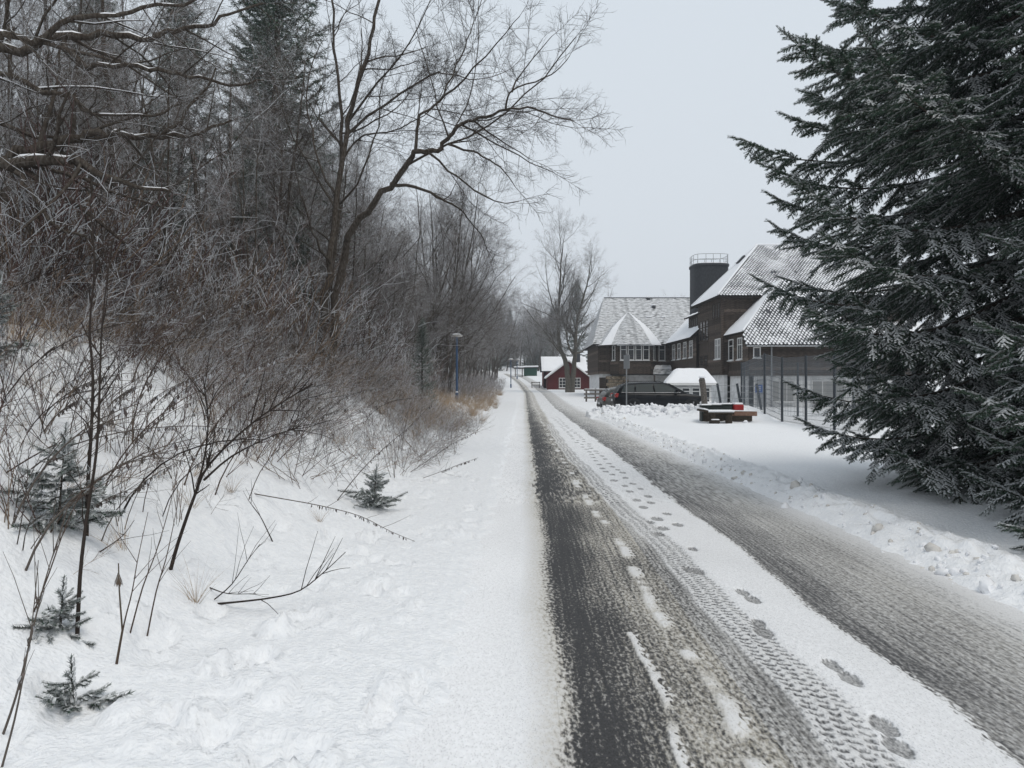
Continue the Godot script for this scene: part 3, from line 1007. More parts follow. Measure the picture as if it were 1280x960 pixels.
	slates(hs, [f0, d1, t0, d2, f1], X, 0.25, 0.31, 1.0, 52, 0.66)
	g = geo(); g.bar(d1 + Vector3.UP * 0.05, t0 + Vector3.UP * 0.05, 0.08, 6); gpart("hip_capping", g, M.snow_cap, hs)
	g = geo(); g.obox((f0 + f1) * 0.5 + Vector3(0, -0.1, 0.05), Vector3(3.9, 0, 0), Vector3(0, 0.045, 0), Vector3(0, 0, 0.05)); gpart("gutter", g, M.steel, hs)
	g = geo(); g.slab([d1 + Vector3(0.35, -0.16, 0), f0 + Vector3(0.35, -0.16, 0.1), off + Vector3(15.45, 3.95, -50.3)], 0.04); gpart("eave_cheek", g, M.boards[1], hs)
	# lean-to roof running off to the right
	var s0 := off + Vector3(22.9, 3.3, -49.6); var s1 := off + Vector3(29.0, 3.3, -49.6); var s2 := off + Vector3(29.0, 6.0, -54.9); var s3 := off + Vector3(22.9, 6.0, -54.9)
	deck("lean_to_roof", [s0, s3, s2, s1], M.wall_dark, hs)
	snow_sheet(hs, s0, s1, s2, s3, 0.1, 55)
	# basement openings behind the fence
	for q in [[17.0, 1.5], [19.6, 2.2], [22.4, 1.4]]:
		window(hs, off + Vector3(q[0], 0.35, -50.4), X, q[1], 1.45, true, 2, 0, "basement_window")
	g = geo(); g.obox(off + Vector3(16.35, 0.85, -50.38), Vector3(0.32, 0, 0), Vector3(0, 1.0, 0), Vector3(0, 0, 0.04)); gpart("basement_door", g, M.steel, hs)
	g = geo(); g.bar(off + Vector3(16.95, -0.2, -50.2), off + Vector3(16.95, 3.95, -50.2), 0.05, 6); gpart("downpipe", g, M.steel, hs)

	# --- entrance pavilion with a broad snowy roof
	var pv := thing("entrance_pavilion", "low white pavilion with a thick snow-covered hipped roof behind the black estate car", "pavilion", Vector3(11, 0, -49))
	var o2 := -pv.position
	flat_wall("wall", o2 + Vector3(9.75, -0.2, -47.6), X, 2.6, 1.75, M.render_white, pv)
	flat_wall("wall", o2 + Vector3(9.75, -0.2, -49.6), B, 2.0, 1.75, M.render_white, pv)
	for k in 4:
		window(pv, o2 + Vector3(9.85 + k * 0.62, 0.55, -47.6), X, 0.56, 0.8, true, 0, 1)
	var v0 := o2 + Vector3(9.45, 1.6, -47.2); var v1 := o2 + Vector3(12.6, 1.6, -47.2); var v2 := o2 + Vector3(12.1, 2.5, -48.3); var v3 := o2 + Vector3(10.4, 2.5, -48.3)
	var v4 := o2 + Vector3(9.8, 1.6, -49.9); var v5 := o2 + Vector3(12.6, 1.6, -49.9); var v6 := o2 + Vector3(10.4, 2.5, -48.9); var v7 := o2 + Vector3(12.1, 2.5, -48.9)
	deck("roof", [v0, v3, v2, v1], M.slate[1], pv, 0.1)
	deck("roof", [v4, v6, v3, v0], M.slate[1], pv, 0.1)
	deck("roof", [v1, v2, v7, v5], M.slate[1], pv, 0.1)
	snow_sheet(pv, v0, v1, v2, v3, 0.06, 61)
	snow_sheet(pv, v4, v0, v3, v6, 0.06, 62)
	snow_sheet(pv, v1, v5, v7, v2, 0.06, 63)
	snow_sheet(pv, v3, v2, v7, v6, 0.06, 64)
	g = geo(); g.obox((v0 + v1) * 0.5 + Vector3(0, -0.06, 0.03), Vector3(1.57, 0, 0), Vector3(0, 0.05, 0), Vector3(0, 0, 0.03)); gpart("fascia", g, M.window_white, pv)

	# --- dark round tower behind
	var tw := thing("tower", "dark windowless tower with rounded corners and a railing on top, behind the house roof", "tower", Vector3(17.15, 0, -67))
	var plan := func(r: float, y: float) -> Array:      # a square with broad round corners
		var o := []
		for i in 32:
			var t := -TAU * i / 32
			var c := cos(t); var q := sin(t)
			var k := pow(pow(absf(c), 4.0) + pow(absf(q), 4.0), -0.25)
			o.append(Vector3(c * k * r, y, q * k * r))
		return o
	g = geo(); loft(g, [plan.call(1.5, -0.3), plan.call(1.5, 11.66)], false); gpart("shaft", g, M.tower, tw)
	g = geo(); loft(g, [plan.call(1.56, 11.66), plan.call(1.57, 11.7), plan.call(1.57, 11.85), plan.call(1.5, 11.88)], true); gpart("coping", g, M.tower, tw)
	g = geo(); loft(g, [plan.call(1.48, 11.88), plan.call(1.4, 11.94)], true); gpart("snow_cap", g, M.snow_cap, tw)
	var rim: Array = plan.call(1.5, 0.0)
	for i in range(0, 32, 2):
		g = geo(); g.bar(rim[i] + Vector3.UP * 11.8, rim[i] + Vector3.UP * 12.66, 0.022, 5); gpart("railing_post", g, M.steel, tw)
	for y in [12.22, 12.66]:
		var pts := PackedVector3Array(); var rad := PackedFloat32Array()
		for i in 33:
			pts.append(rim[i % 32] + Vector3.UP * y); rad.append(0.022)
		g = geo(); g.tube(pts, rad, 5, false); gpart("rail", g, M.steel, tw)


# ------------------------------------------------------------------ the red house and the green shed farther up
func build_far_houses() -> void:
	var X := Vector3.RIGHT
	var B := Vector3(0, 0, 1)
	var hs := thing("red_cottage", "small dark red wooden cottage with white windows and snowy roof, behind the forked tree", "house", Vector3(7, 0.8, -100))
	var off := -hs.position
	var y0 := 0.5
	# gabled front part
	var g := geo()
	g.slab([off + Vector3(4.6, y0, -100), off + Vector3(4.6, 2.45, -100), off + Vector3(7.35, 4.5, -100), off + Vector3(10.1, 2.45, -100), off + Vector3(10.1, y0, -100)], 0.2)
	var wall := gpart("gable_wall", g, M.red_wood, hs)
	for i in 26:
		var x := 4.62 + i * 0.211
		var top := 2.42 + 2.0 * (1.0 - absf(x + 0.1 - 7.35) / 2.75)
		g = geo(); g.obox(off + Vector3(x + 0.1, (y0 + top) * 0.5, -99.985), Vector3(0.085, 0, 0), Vector3(0, (top - y0) * 0.5, 0), Vector3(0, 0, 0.014)); gpart("board", g, M.red_wood, wall)
	flat_wall("wall", off + Vector3(4.6, y0, -104), B, 3.98, 1.95, M.red_wood, hs)
	flat_wall("wall", off + Vector3(10.1, y0, -100.02), -B, 4.0, 1.95, M.red_wood, hs)
	var a := off + Vector3(4.3, 2.3, -99.6); var b := off + Vector3(7.35, 4.62, -99.6); var c := off + Vector3(10.4, 2.3, -99.6)
	var bk := Vector3(0, 0, -4.6)
	deck("roof", [a, a + bk, b + bk, b], M.slate[1], hs, 0.1)
	deck("roof", [b, b + bk, c + bk, c], M.slate[1], hs, 0.1)
	snow_sheet(hs, a + bk, a, b, b + bk, 0.16, 71)
	snow_sheet(hs, c, c + bk, b + bk, b, 0.16, 72)
	for s in [-1.0, 1.0]:
		g = geo(); g.obox(off + Vector3(7.35 + s * 1.52, 3.44, -99.55), Vector3(1.53, -1.16 * s, 0), Vector3(0.045 * s, 0.06, 0), Vector3(0, 0, 0.04)); gpart("bargeboard", g, M.window_white, hs)
	window(hs, off + Vector3(6.1, 1.05, -99.97), X, 0.9, 1.3, true, 1, 2)
	window(hs, off + Vector3(8.0, 1.05, -99.97), X, 0.9, 1.3, true, 1, 2)
	# the cross roof behind
	flat_wall("wall", off + Vector3(4.3, y0, -103.9), X, 5.9, 3.0, M.red_wood, hs)
	flat_wall("wall", off + Vector3(4.3, y0, -110), B, 6.1, 3.0, M.red_wood, hs)
	var e0 := off + Vector3(4.0, 3.3, -103.5); var e1 := off + Vector3(10.2, 3.3, -103.5); var e2 := off + Vector3(10.2, 5.35, -106.6); var e3 := off + Vector3(4.0, 5.35, -106.6)
	deck("roof", [e0, e3, e2, e1], M.slate[1], hs, 0.1)
	deck("roof", [e3, e3 + Vector3(0, -2.05, -3.1), e2 + Vector3(0, -2.05, -3.1), e2], M.slate[1], hs, 0.1)
	snow_sheet(hs, e0, e1, e2, e3, 0.16, 73)
	g = geo(); g.obox(off + Vector3(9.05, 5.1, -105.4), Vector3(0.28, 0, 0), Vector3(0, 0.6, 0), Vector3(0, 0, 0.28)); gpart("chimney", g, M.slate[0], hs)
	g = geo(); g.cbox(off + Vector3(9.05, 5.76, -105.4), Vector3(0.32, 0, 0), Vector3(0, 0.07, 0), Vector3(0, 0, 0.32), 0.04); gpart("chimney_snow", g, M.snow_cap, hs)
	# low white extension to the right, against the big house
	flat_wall("extension_wall", off + Vector3(10.15, y0, -100.6), X, 1.0, 1.7, M.red_wood, hs)
	window(hs, off + Vector3(10.3, 1.1, -100.6), X, 0.55, 0.9, true, 0, 1)
	deck("extension_roof", [off + Vector3(10.0, 2.25, -100.2), off + Vector3(10.0, 3.0, -103.2), off + Vector3(11.4, 3.0, -103.2), off + Vector3(11.4, 2.25, -100.2)], M.slate[1], hs, 0.1)
	snow_sheet(hs, off + Vector3(10.0, 2.25, -100.2), off + Vector3(11.4, 2.25, -100.2), off + Vector3(11.4, 3.0, -103.2), off + Vector3(10.0, 3.0, -103.2), 0.16, 74)

	var sh := thing("green_shed", "dark green shed with a flat snowy roof at the far end of the road", "shed", Vector3(3.4, base_h(140), -140))
	g = geo(); g.box(Vector3(-1.2, -0.2, -3.0), Vector3(1.15, 1.45, 0)); gpart("wall", g, M.shed_green, sh)
	for i in 8:
		g = geo(); g.obox(Vector3(-1.05 + i * 0.3, 0.65, 0.02), Vector3(0.012, 0, 0), Vector3(0, 0.8, 0), Vector3(0, 0, 0.015)); gpart("batten", g, M.shed_green, sh)
	g = geo(); g.cbox(Vector3(0, 1.52, -1.5), Vector3(1.45, 0.02, 0), Vector3(0, 0.05, 0), Vector3(0, 0, 1.8), 0.02); gpart("roof", g, M.wall_dark, sh)
	g = geo(); g.cbox(Vector3(0, 1.72, -1.5), Vector3(1.42, 0.03, 0), Vector3(0, 0.15, 0), Vector3(0, 0, 1.75), 0.1); gpart("roof_snow", g, M.snow_cap, sh)
	var ca := thing("carport", "open wooden shelter with a snowy flat roof left of the green shed", "shelter", Vector3(1.3, base_h(137), -137))
	for q in [[-0.7, 0.0], [0.55, 0.0], [-0.7, -2.4], [0.55, -2.4]]:
		g = geo(); g.obox(Vector3(q[0], 0.7, q[1]), Vector3(0.07, 0, 0), Vector3(0, 0.8, 0), Vector3(0, 0, 0.07)); gpart("post", g, M.grey_wood, ca)
	g = geo(); g.cbox(Vector3(-0.05, 1.55, -1.2), Vector3(0.95, 0, 0), Vector3(0, 0.06, 0), Vector3(0, 0, 1.5), 0.02); gpart("roof", g, M.wall_dark, ca)
	g = geo(); g.cbox(Vector3(-0.05, 1.74, -1.2), Vector3(0.93, 0, 0), Vector3(0, 0.13, 0), Vector3(0, 0, 1.47), 0.09); gpart("roof_snow", g, M.snow_cap, ca)


# ------------------------------------------------------------------ cars
func ring(g: Geo, pts: Array) -> int:
	var o := g.v.size()
	for p in pts:
		g.v.append(p); g.n.append(Vector3.UP); g.c.append(g.col)
	return o


func loft(g: Geo, rings: Array, close_ends := true) -> void:
	# rings: arrays of equally many points; normals are averaged over the faces
	var k: int = rings[0].size()
	var o := g.v.size()
	for r in rings:
		for p in r:
			g.v.append(p); g.n.append(Vector3.ZERO); g.c.append(g.col)
	for j in rings.size() - 1:
		for i in k:
			var a := o + j * k + i; var b := o + j * k + (i + 1) % k
			g.ix.append_array(PackedInt32Array([a, a + k, b, b, a + k, b + k]))
			var fn := (g.v[b] - g.v[a]).cross(g.v[a + k] - g.v[a]).normalized()
			for q in [a, b, a + k, b + k]: g.n[q] += fn
	for q in range(o, g.v.size()):
		g.n[q] = g.n[q].normalized()
	if close_ends:
		for e in [0, rings.size() - 1]:
			var c := Vector3.ZERO
			for p in rings[e]: c += p
			c /= k
			for i in k:
				var p1: Vector3 = rings[e][i]; var p2: Vector3 = rings[e][(i + 1) % k]
				if e == 0: g.tri(c, p1, p2)
				else: g.tri(c, p2, p1)


func build_car(called: String, label: String, paint: Material, at_: Vector3, turn: float, roof_rails: bool) -> Node3D:
	# an estate car 4.66 m long heading +x, standing on y = 0
	var car := thing(called, label, "car", at_, turn, "")
	# stations along the car: x, belt height, half width at belt, roof height, half width at roof, sill height
	var lower := []
	for s in [[-2.30, 0.62, 0.66, 0.42], [-2.27, 0.86, 0.78, 0.34], [-2.15, 0.95, 0.86, 0.28], [-1.6, 0.97, 0.905, 0.22], [-0.6, 0.955, 0.91, 0.2], [0.4, 0.94, 0.91, 0.2], [0.95, 0.93, 0.905, 0.2],
			[1.15, 0.93, 0.89, 0.2], [1.7, 0.84, 0.865, 0.22], [2.1, 0.75, 0.81, 0.25], [2.3, 0.64, 0.68, 0.3], [2.36, 0.52, 0.55, 0.36]]:
		var x: float = s[0]; var y: float = s[1]; var w: float = s[2]; var b: float = s[3]
		lower.append([Vector3(x, b, -w * 0.92), Vector3(x, b + 0.12, -w), Vector3(x, lerpf(b, y, 0.62), -w * 1.0), Vector3(x, y - 0.04, -w * 0.97), Vector3(x, y, -w * 0.9), Vector3(x, y + 0.03, -w * 0.45),
			Vector3(x, y + 0.03, w * 0.45), Vector3(x, y, w * 0.9), Vector3(x, y - 0.04, w * 0.97), Vector3(x, lerpf(b, y, 0.62), w), Vector3(x, b + 0.12, w), Vector3(x, b, w * 0.92)])
	var g := geo()
	loft(g, lower)
	gpart("body", g, paint, car)
	var top := []
	for s in [[-2.2, 0.97, 0.8, 0.98, 0.74], [-2.06, 0.95, 0.83, 1.2, 0.7], [-1.86, 0.95, 0.85, 1.38, 0.64], [-1.6, 0.95, 0.86, 1.43, 0.62], [-0.9, 0.94, 0.87, 1.47, 0.62], [-0.1, 0.93, 0.87, 1.475, 0.61],
			[0.25, 0.92, 0.86, 1.44, 0.6], [0.7, 0.92, 0.85, 1.2, 0.66], [1.16, 0.93, 0.82, 0.95, 0.78]]:
		var x: float = s[0]
		top.append([Vector3(x, s[1], -s[2]), Vector3(x, lerpf(s[1], s[3], 0.85), -lerpf(s[2], s[4], 0.8)), Vector3(x, s[3], -s[4] * 0.85), Vector3(x, s[3] + 0.015, 0), Vector3(x, s[3], s[4] * 0.85),
			Vector3(x, lerpf(s[1], s[3], 0.85), lerpf(s[2], s[4], 0.8)), Vector3(x, s[1], s[2])])
	g = geo(); loft(g, top); gpart("cabin", g, paint, car)
	# glass, a little proud of the cabin
	for side in [-1.0, 1.0]:
		for q in [[[-2.0, 1.0], [-1.86, 1.3], [-1.36, 1.36], [-1.36, 1.0]], [[-1.28, 1.0], [-1.28, 1.365], [-0.5, 1.4], [-0.42, 0.99]], [[-0.34, 0.99], [-0.42, 1.4], [0.1, 1.38], [0.42, 1.22], [0.82, 1.0]]]:
			var p := []
			for e in q:
				p.append(Vector3(e[0], e[1], side * (0.872 - (e[1] - 0.95) * 0.4 + 0.012)))
			if side < 0: p.reverse()
			g = geo(); g.slab(p, 0.008); gpart("side_window", g, M.car_glass, car)
		# trim under the windows
		g = geo(); g.bar(Vector3(-2.0, 0.98, side * 0.885), Vector3(0.86, 0.97, side * 0.878), 0.011, 5); gpart("window_trim", g, M.chrome, car)
		for x in [-0.62, 0.3]:
			g = geo(); g.cbox(Vector3(x - 0.5, 0.85, side * 0.915), Vector3(0.1, 0, 0), Vector3(0, 0.016, 0), Vector3(0, 0, 0.018), 0.006); gpart("door_handle", g, paint, car)
		for x in [-1.32, -0.38, 0.78]:
			g = geo(); g.bar(Vector3(x, 0.92, side * 0.9), Vector3(x + 0.05, 0.32, side * 0.912), 0.006, 4); gpart("door_gap", g, M.black_plastic, car)
		g = geo(); g.cbox(Vector3(0.66, 1.06, side * 1.0), Vector3(0.07, 0, 0.02 * side), Vector3(0, 0.07, 0), Vector3(0, 0, 0.1), 0.03); gpart("wing_mirror", g, paint, car)
		g = geo(); g.cbox(Vector3(-2.19, 0.84, side * 0.72), Vector3(0.1, 0, 0.05 * -side), Vector3(0, 0.1, 0), Vector3(0.02, 0, 0.14), 0.03)
		var tl := gpart("tail_light", g, M.tail_red, car)
		g = geo(); g.cbox(Vector3(-2.275, 0.82, side * 0.66), Vector3(0.02, 0, 0), Vector3(0, 0.045, 0), Vector3(0, 0, 0.08), 0.01); gpart("reflector", g, M.sign_white, tl)
		g = geo(); g.cbox(Vector3(2.12, 0.66, side * 0.66), Vector3(0.12, 0, -0.06 * side), Vector3(0, 0.07, 0), Vector3(0, 0, 0.12), 0.03); gpart("headlight", g, M.chrome, car)
		if roof_rails:
			var pts := PackedVector3Array([Vector3(-1.75, 1.4, side * 0.57), Vector3(-1.6, 1.5, side * 0.57), Vector3(-0.2, 1.53, side * 0.56), Vector3(0.1, 1.46, side * 0.56)])
			g = geo(); g.tube(pts, PackedFloat32Array([0.018, 0.018, 0.018, 0.018]), 6); gpart("roof_rail", g, M.black_plastic, car)
		for x in [-1.4, 1.42]:
			var wheel := Node3D.new()
			wheel.name = "wheel"
			wheel.position = Vector3(x, 0.32, side * 0.8)
			car.add_child(wheel, true)
			var arch := geo()
			arch.tube(PackedVector3Array([Vector3(0, 0, -0.075 * side), Vector3(0, 0, 0.118 * side)]), PackedFloat32Array([0.39, 0.39]), 20)
			gpart("wheel_arch", arch, M.black_plastic, wheel)
			var ty := geo()
			ty.tube(PackedVector3Array([Vector3(0, 0, -0.1), Vector3(0, 0, -0.09), Vector3(0, 0, 0.1), Vector3(0, 0, 0.125)]), PackedFloat32Array([0.29, 0.32, 0.32, 0.29]), 22)
			if side < 0: ty = geo(); ty.tube(PackedVector3Array([Vector3(0, 0, 0.1), Vector3(0, 0, 0.09), Vector3(0, 0, -0.1), Vector3(0, 0, -0.125)]), PackedFloat32Array([0.29, 0.32, 0.32, 0.29]), 22)
			gpart("tyre", ty, M.rubber, wheel)
			var rim := geo()
			for k in 5:
				var a := TAU * k / 5
				rim.obox(Vector3(cos(a) * 0.12, sin(a) * 0.12, 0.13 * side), Vector3(cos(a), sin(a), 0) * 0.11, Vector3(-sin(a), cos(a), 0) * 0.03, Vector3(0, 0, 0.012))
			rim.tube(PackedVector3Array([Vector3(0, 0, 0.12 * side), Vector3(0, 0, 0.14 * side)]), PackedFloat32Array([0.06, 0.05]), 12)
			gpart("rim", rim, M.alloy, wheel)
	g = geo(); g.slab([Vector3(-2.165, 1.02, 0.62), Vector3(-1.955, 1.34, 0.54), Vector3(-1.955, 1.34, -0.54), Vector3(-2.165, 1.02, -0.62)], 0.01); gpart("rear_window", g, M.car_glass, car)
	g = geo(); g.slab([Vector3(1.1, 1.005, -0.7), Vector3(0.37, 1.41, -0.52), Vector3(0.37, 1.41, 0.52), Vector3(1.1, 1.005, 0.7)], 0.01); gpart("windscreen", g, M.car_glass, car)
	g = geo(); g.cbox(Vector3(-2.29, 0.5, 0), Vector3(0.05, 0, 0), Vector3(0, 0.09, 0), Vector3(0, 0, 0.62), 0.03); gpart("rear_bumper", g, M.black_plastic, car)
	g = geo(); g.cbox(Vector3(-2.345, 0.6, 0), Vector3(0.008, 0, 0), Vector3(0, 0.055, 0), Vector3(0, 0, 0.26), 0.004); gpart("number_plate", g, M.sign_white, car)
	return car


# ------------------------------------------------------------------ street furniture and the small things by the road
func build_lamp(label: String, p: Vector3, h: float) -> void:
	var l := thing("street_lamp", label, "street lamp", p, 0.0, "blue street lamps along the left verge")
	var g := geo(); g.lathe(Vector3.ZERO, [Vector2(0.1, -0.4), Vector2(0.1, 0.55), Vector2(0.105, 0.57), Vector2(0.105, 0.62), Vector2(0.055, 0.66), Vector2(0.0, 0.66)], 12); gpart("base_sleeve", g, M.lamp_blue, l)
	g = geo(); g.lathe(Vector3.ZERO, [Vector2(0.065, 0.64), Vector2(0.058, h - 0.12), Vector2(0.09, h - 0.1), Vector2(0.09, h - 0.04), Vector2(0.0, h - 0.04)], 12); gpart("pole", g, M.lamp_blue, l)
	g = geo(); g.lathe(Vector3.ZERO, [Vector2(0.0, h - 0.06), Vector2(0.3, h - 0.03), Vector2(0.345, h + 0.01), Vector2(0.345, h + 0.04), Vector2(0.33, h + 0.06), Vector2(0.0, h + 0.07)], 20)
	var hd := gpart("lamp_head", g, M.lamp_shade, l)
	g = geo(); g.lathe(Vector3.ZERO, [Vector2(0.35, h + 0.055), Vector2(0.3, h + 0.085), Vector2(0.12, h + 0.13), Vector2(0.0, h + 0.14)], 20); gpart("lid", g, M.fence, hd)
	g = geo(); g.lathe(Vector3.ZERO, [Vector2(0.3, h + 0.09), Vector2(0.2, h + 0.14), Vector2(0.0, h + 0.17)], 16); gpart("snow_on_lid", g, M.snow_cap, hd)
	g = geo(); g.cbox(Vector3(0, 0.72, 0.02), Vector3(0.07, 0, 0), Vector3(0, 0.05, 0), Vector3(0, 0, 0.06), 0.03); gpart("snow_on_base", g, M.snow_cap, l)


func build_fence() -> void:
	# double-rod mesh fence, posts every 2.5 m; runs from beside the house towards the spruce
	var f := thing("mesh_fence", "tall dark welded-mesh fence with steel posts between the house and the spruce", "fence", Vector3(11, 0, -33))
	var off := -f.position
	var pts := [Vector2(10.6, 35.5), Vector2(10.45, 31.8), Vector2(10.4, 29.6), Vector2(10.4, 27.2), Vector2(10.4, 24.8), Vector2(10.4, 22.4)]
	var h := 2.45
	var tops := []
	for q in pts:
		var y := land(q.x, q.y)
		var g := geo(); g.cbox(off + Vector3(q.x, y + h * 0.5, -q.y), Vector3(0.035, 0, 0), Vector3(0, h * 0.5 + 0.05, 0), Vector3(0, 0, 0.045), 0.008)
		gpart("post", g, M.fence, f)
		tops.append(Vector3(q.x, y, -q.y))
	fence_panels(f, off, tops, h, M.fence_light)
	# the run across, behind
	var b := thing("mesh_fence", "back run of dark mesh fence with the blue sign, before the white basement", "fence", Vector3(14, 0, -35))
	off = -b.position
	tops = []
	for x in [10.75, 13.1, 15.5, 18.0]:
		var d: float = 35.6 - (x - 10.75) * 0.15
		var y := land(x, d)
		var g := geo(); g.cbox(off + Vector3(x, y + h * 0.5, -d), Vector3(0.035, 0, 0), Vector3(0, h * 0.5 + 0.05, 0), Vector3(0, 0, 0.045), 0.008)
		gpart("post", g, M.fence, b)
		tops.append(Vector3(x, y, -d))
	fence_panels(b, off, tops, h, M.fence_light)
	# blue notice on the fence
	var s := thing("notice_sign", "small blue notice sign with white lines of writing fixed to the mesh fence", "sign", Vector3(11.35, 1.32, -35.35))
	var g := geo(); g.cbox(Vector3.ZERO, Vector3(0.17, 0, 0), Vector3(0, 0.19, 0), Vector3(0, 0, 0.006), 0.003); gpart("plate", g, M.sign_blue, s)
	for i in 3:
		g = geo(); g.obox(Vector3(-0.02 + 0.015 * i, 0.1 - i * 0.075, 0.008), Vector3(0.11 - 0.02 * i, 0, 0), Vector3(0, 0.014, 0), Vector3(0, 0, 0.001)); gpart("printed_line", g, M.sign_white, s)


func fence_panels(f: Node3D, off: Vector3, tops: Array, h: float, m: Material) -> void:
	for i in tops.size() - 1:
		var a: Vector3 = tops[i]; var b: Vector3 = tops[i + 1]
		var panel := geo()
		var n := int((b - a).length() / 0.05)
		for k in n + 1:
			var p := a.lerp(b, float(k) / n)
			panel.obox(off + p + Vector3.UP * h * 0.5, Vector3(0.0025, 0, 0), Vector3(0, h * 0.5, 0), Vector3(0, 0, 0.0025))
		var dir := (b - a) * 0.5
		for k in 13:
			for s in [-0.008, 0.008]:
				var up := Vector3.UP * (0.05 + k * 0.2)
				var sd := dir.cross(Vector3.UP).normalized()
				panel.obox(off + (a + b) * 0.5 + up + sd * s, dir, Vector3(0, 0.004, 0), sd * 0.004)
		gpart("mesh_panel", panel, m, f)


func log_stump(g: Geo, p: Vector3, r: float, h: float, sides := 14) -> void:
	var prof := [Vector2(r * 1.03, 0.0), Vector2(r, 0.08), Vector2(r * 0.98, h - 0.03), Vector2(r * 0.9, h), Vector2(0.0, h)]
	g.lathe(p, prof, sides)


func build_roadside() -> void:
	# rustic log bench with a plank top, seen from its end
	var p := on_land(7.95, 29.4)
	var bn := thing("log_bench", "rustic log bench on fat stumps with a snow-covered slab, on the snow by the fence", "bench", p)
	bn.scale = Vector3.ONE * 0.78
	for q in [[-0.36, 0.0], [0.42, 0.05], [-0.42, -1.1], [0.36, -1.1]]:
		var g := geo(); log_stump(g, Vector3(q[0], -0.1, q[1]), 0.17, 0.55); gpart("stump", g, M.log_wood, bn)
	var g := geo(); g.cbox(Vector3(0.02, 0.5, -0.2), Vector3(0.66, 0, 0), Vector3(0, 0.055, 0), Vector3(0, 0, 0.34), 0.025); gpart("seat_slab", g, M.log_wood, bn)
	g = geo(); g.cbox(Vector3(0.0, 0.33, -0.12), Vector3(0.3, 0, 0), Vector3(0, 0.1, 0), Vector3(0, 0, 0.12), 0.03); gpart("cross_log", g, M.log_wood, bn)
	g = geo(); g.cbox(Vector3(0.02, 0.61, -0.2), Vector3(0.68, 0, 0), Vector3(0, 0.055, 0), Vector3(0, 0, 0.35), 0.045); gpart("snow_cap", g, M.snow_cap, bn)
	g = geo(); g.cbox(Vector3(-0.74, 0.62, -0.45), Vector3(0.13, -0.03, 0.02), Vector3(0.02, 0.05, 0), Vector3(-0.03, 0, 0.75), 0.02); gpart("side_plank", g, M.log_wood, bn)
	g = geo(); g.cbox(Vector3(-0.72, 0.7, -0.45), Vector3(0.12, -0.03, 0.02), Vector3(0.01, 0.04, 0), Vector3(-0.03, 0, 0.73), 0.03); gpart("snow_on_plank", g, M.snow_cap, bn)
	g = geo(); g.cbox(Vector3(-0.3, 0.1, 0.28), Vector3(0.2, 0, 0), Vector3(0, 0.09, 0), Vector3(0, 0, 0.13), 0.04); gpart("foot_log", g, M.log_wood, bn)
	g = geo(); g.cbox(Vector3(-0.3, 0.21, 0.28), Vector3(0.18, 0, 0), Vector3(0, 0.025, 0), Vector3(0, 0, 0.12), 0.02); gpart("snow_on_foot_log", g, M.snow_cap, bn)
	# three dark boxes standing behind it
	for i in 3:
		var bx := thing("crate", ["leftmost of three dark crates in a row behind the log bench", "middle one of three dark crates in a row behind the log bench", "rightmost of three dark crates in a row behind the log bench, beside red box"][i], "crate",
			on_land(7.66 + i * 0.4, 30.4), 0.0, "dark crates behind the bench")
		g = geo(); g.cbox(Vector3(0, 0.28, 0), Vector3(0.21, 0, 0), Vector3(0, 0.3, 0), Vector3(0, 0, 0.2), 0.03); gpart("body", g, M.dark_box, bx)
		g = geo(); g.cbox(Vector3(0, 0.595, 0), Vector3(0.225, 0, 0), Vector3(0, 0.022, 0), Vector3(0, 0, 0.215), 0.012); gpart("lid", g, M.dark_box, bx)
		g = geo(); g.cbox(Vector3(0, 0.64, 0), Vector3(0.2, 0, 0), Vector3(0, 0.03, 0), Vector3(0, 0, 0.19), 0.025); gpart("snow", g, M.snow_cap, bx)
	var rb := thing("red_box", "small red plastic box with snow on top beside the dark crates", "box", on_land(8.88, 30.3), 0.15)
	g = geo(); g.cbox(Vector3(0, 0.3, 0), Vector3(0.2, 0, 0), Vector3(0, 0.32, 0), Vector3(0, 0, 0.18), 0.03); gpart("body", g, M.red_plastic, rb)
	g = geo(); g.cbox(Vector3(0, 0.65, 0), Vector3(0.18, 0, 0), Vector3(0, 0.04, 0), Vector3(0, 0, 0.16), 0.03); gpart("snow", g, M.snow_cap, rb)
	var bm := thing("timber_beam", "pinkish sawn timber beam lying on the snow right of the bench", "timber", on_land(8.9, 29.9), -0.42)
	g = geo(); g.cbox(Vector3(0.05, 0.32, 0), Vector3(0.55, 0, 0), Vector3(0, 0.085, 0), Vector3(0, 0, 0.09), 0.01); gpart("beam", g, M.raw_wood, bm)
	g = geo(); g.cbox(Vector3(0.0, 0.13, 0.02), Vector3(0.42, 0, 0), Vector3(0, 0.1, 0), Vector3(0, 0, 0.09), 0.01); gpart("lower_beam", g, M.log_wood, bm)
	g = geo(); g.cbox(Vector3(0.05, 0.425, 0), Vector3(0.52, 0, 0), Vector3(0, 0.02, 0), Vector3(0, 0, 0.08), 0.015); gpart("snow", g, M.snow_cap, bm)
	# carved post
	var po := thing("wooden_post", "thick weathered wooden post with a snow cap behind the log bench", "post", on_land(8.15, 32.6))
	g = geo()
	g.tube(PackedVector3Array([Vector3(0.03, -0.2, 0), Vector3(0.0, 0.5, 0), Vector3(-0.06, 1.1, 0), Vector3(-0.1, 1.3, 0), Vector3(-0.08, 1.42, 0)]), PackedFloat32Array([0.14, 0.13, 0.13, 0.135, 0.08]), 12)
	gpart("trunk", g, M.grey_wood, po)
	g = geo(); g.lathe(Vector3(-0.08, 1.38, 0), [Vector2(0.14, 0.0), Vector2(0.15, 0.06), Vector2(0.0, 0.1)], 12); gpart("snow_cap", g, M.snow_cap, po)
	# leaning rail beside it
	var rl := thing("leaning_railing", "low leaning steel railing with dark posts between wooden post and mesh fence", "railing", on_land(10.0, 33.5))
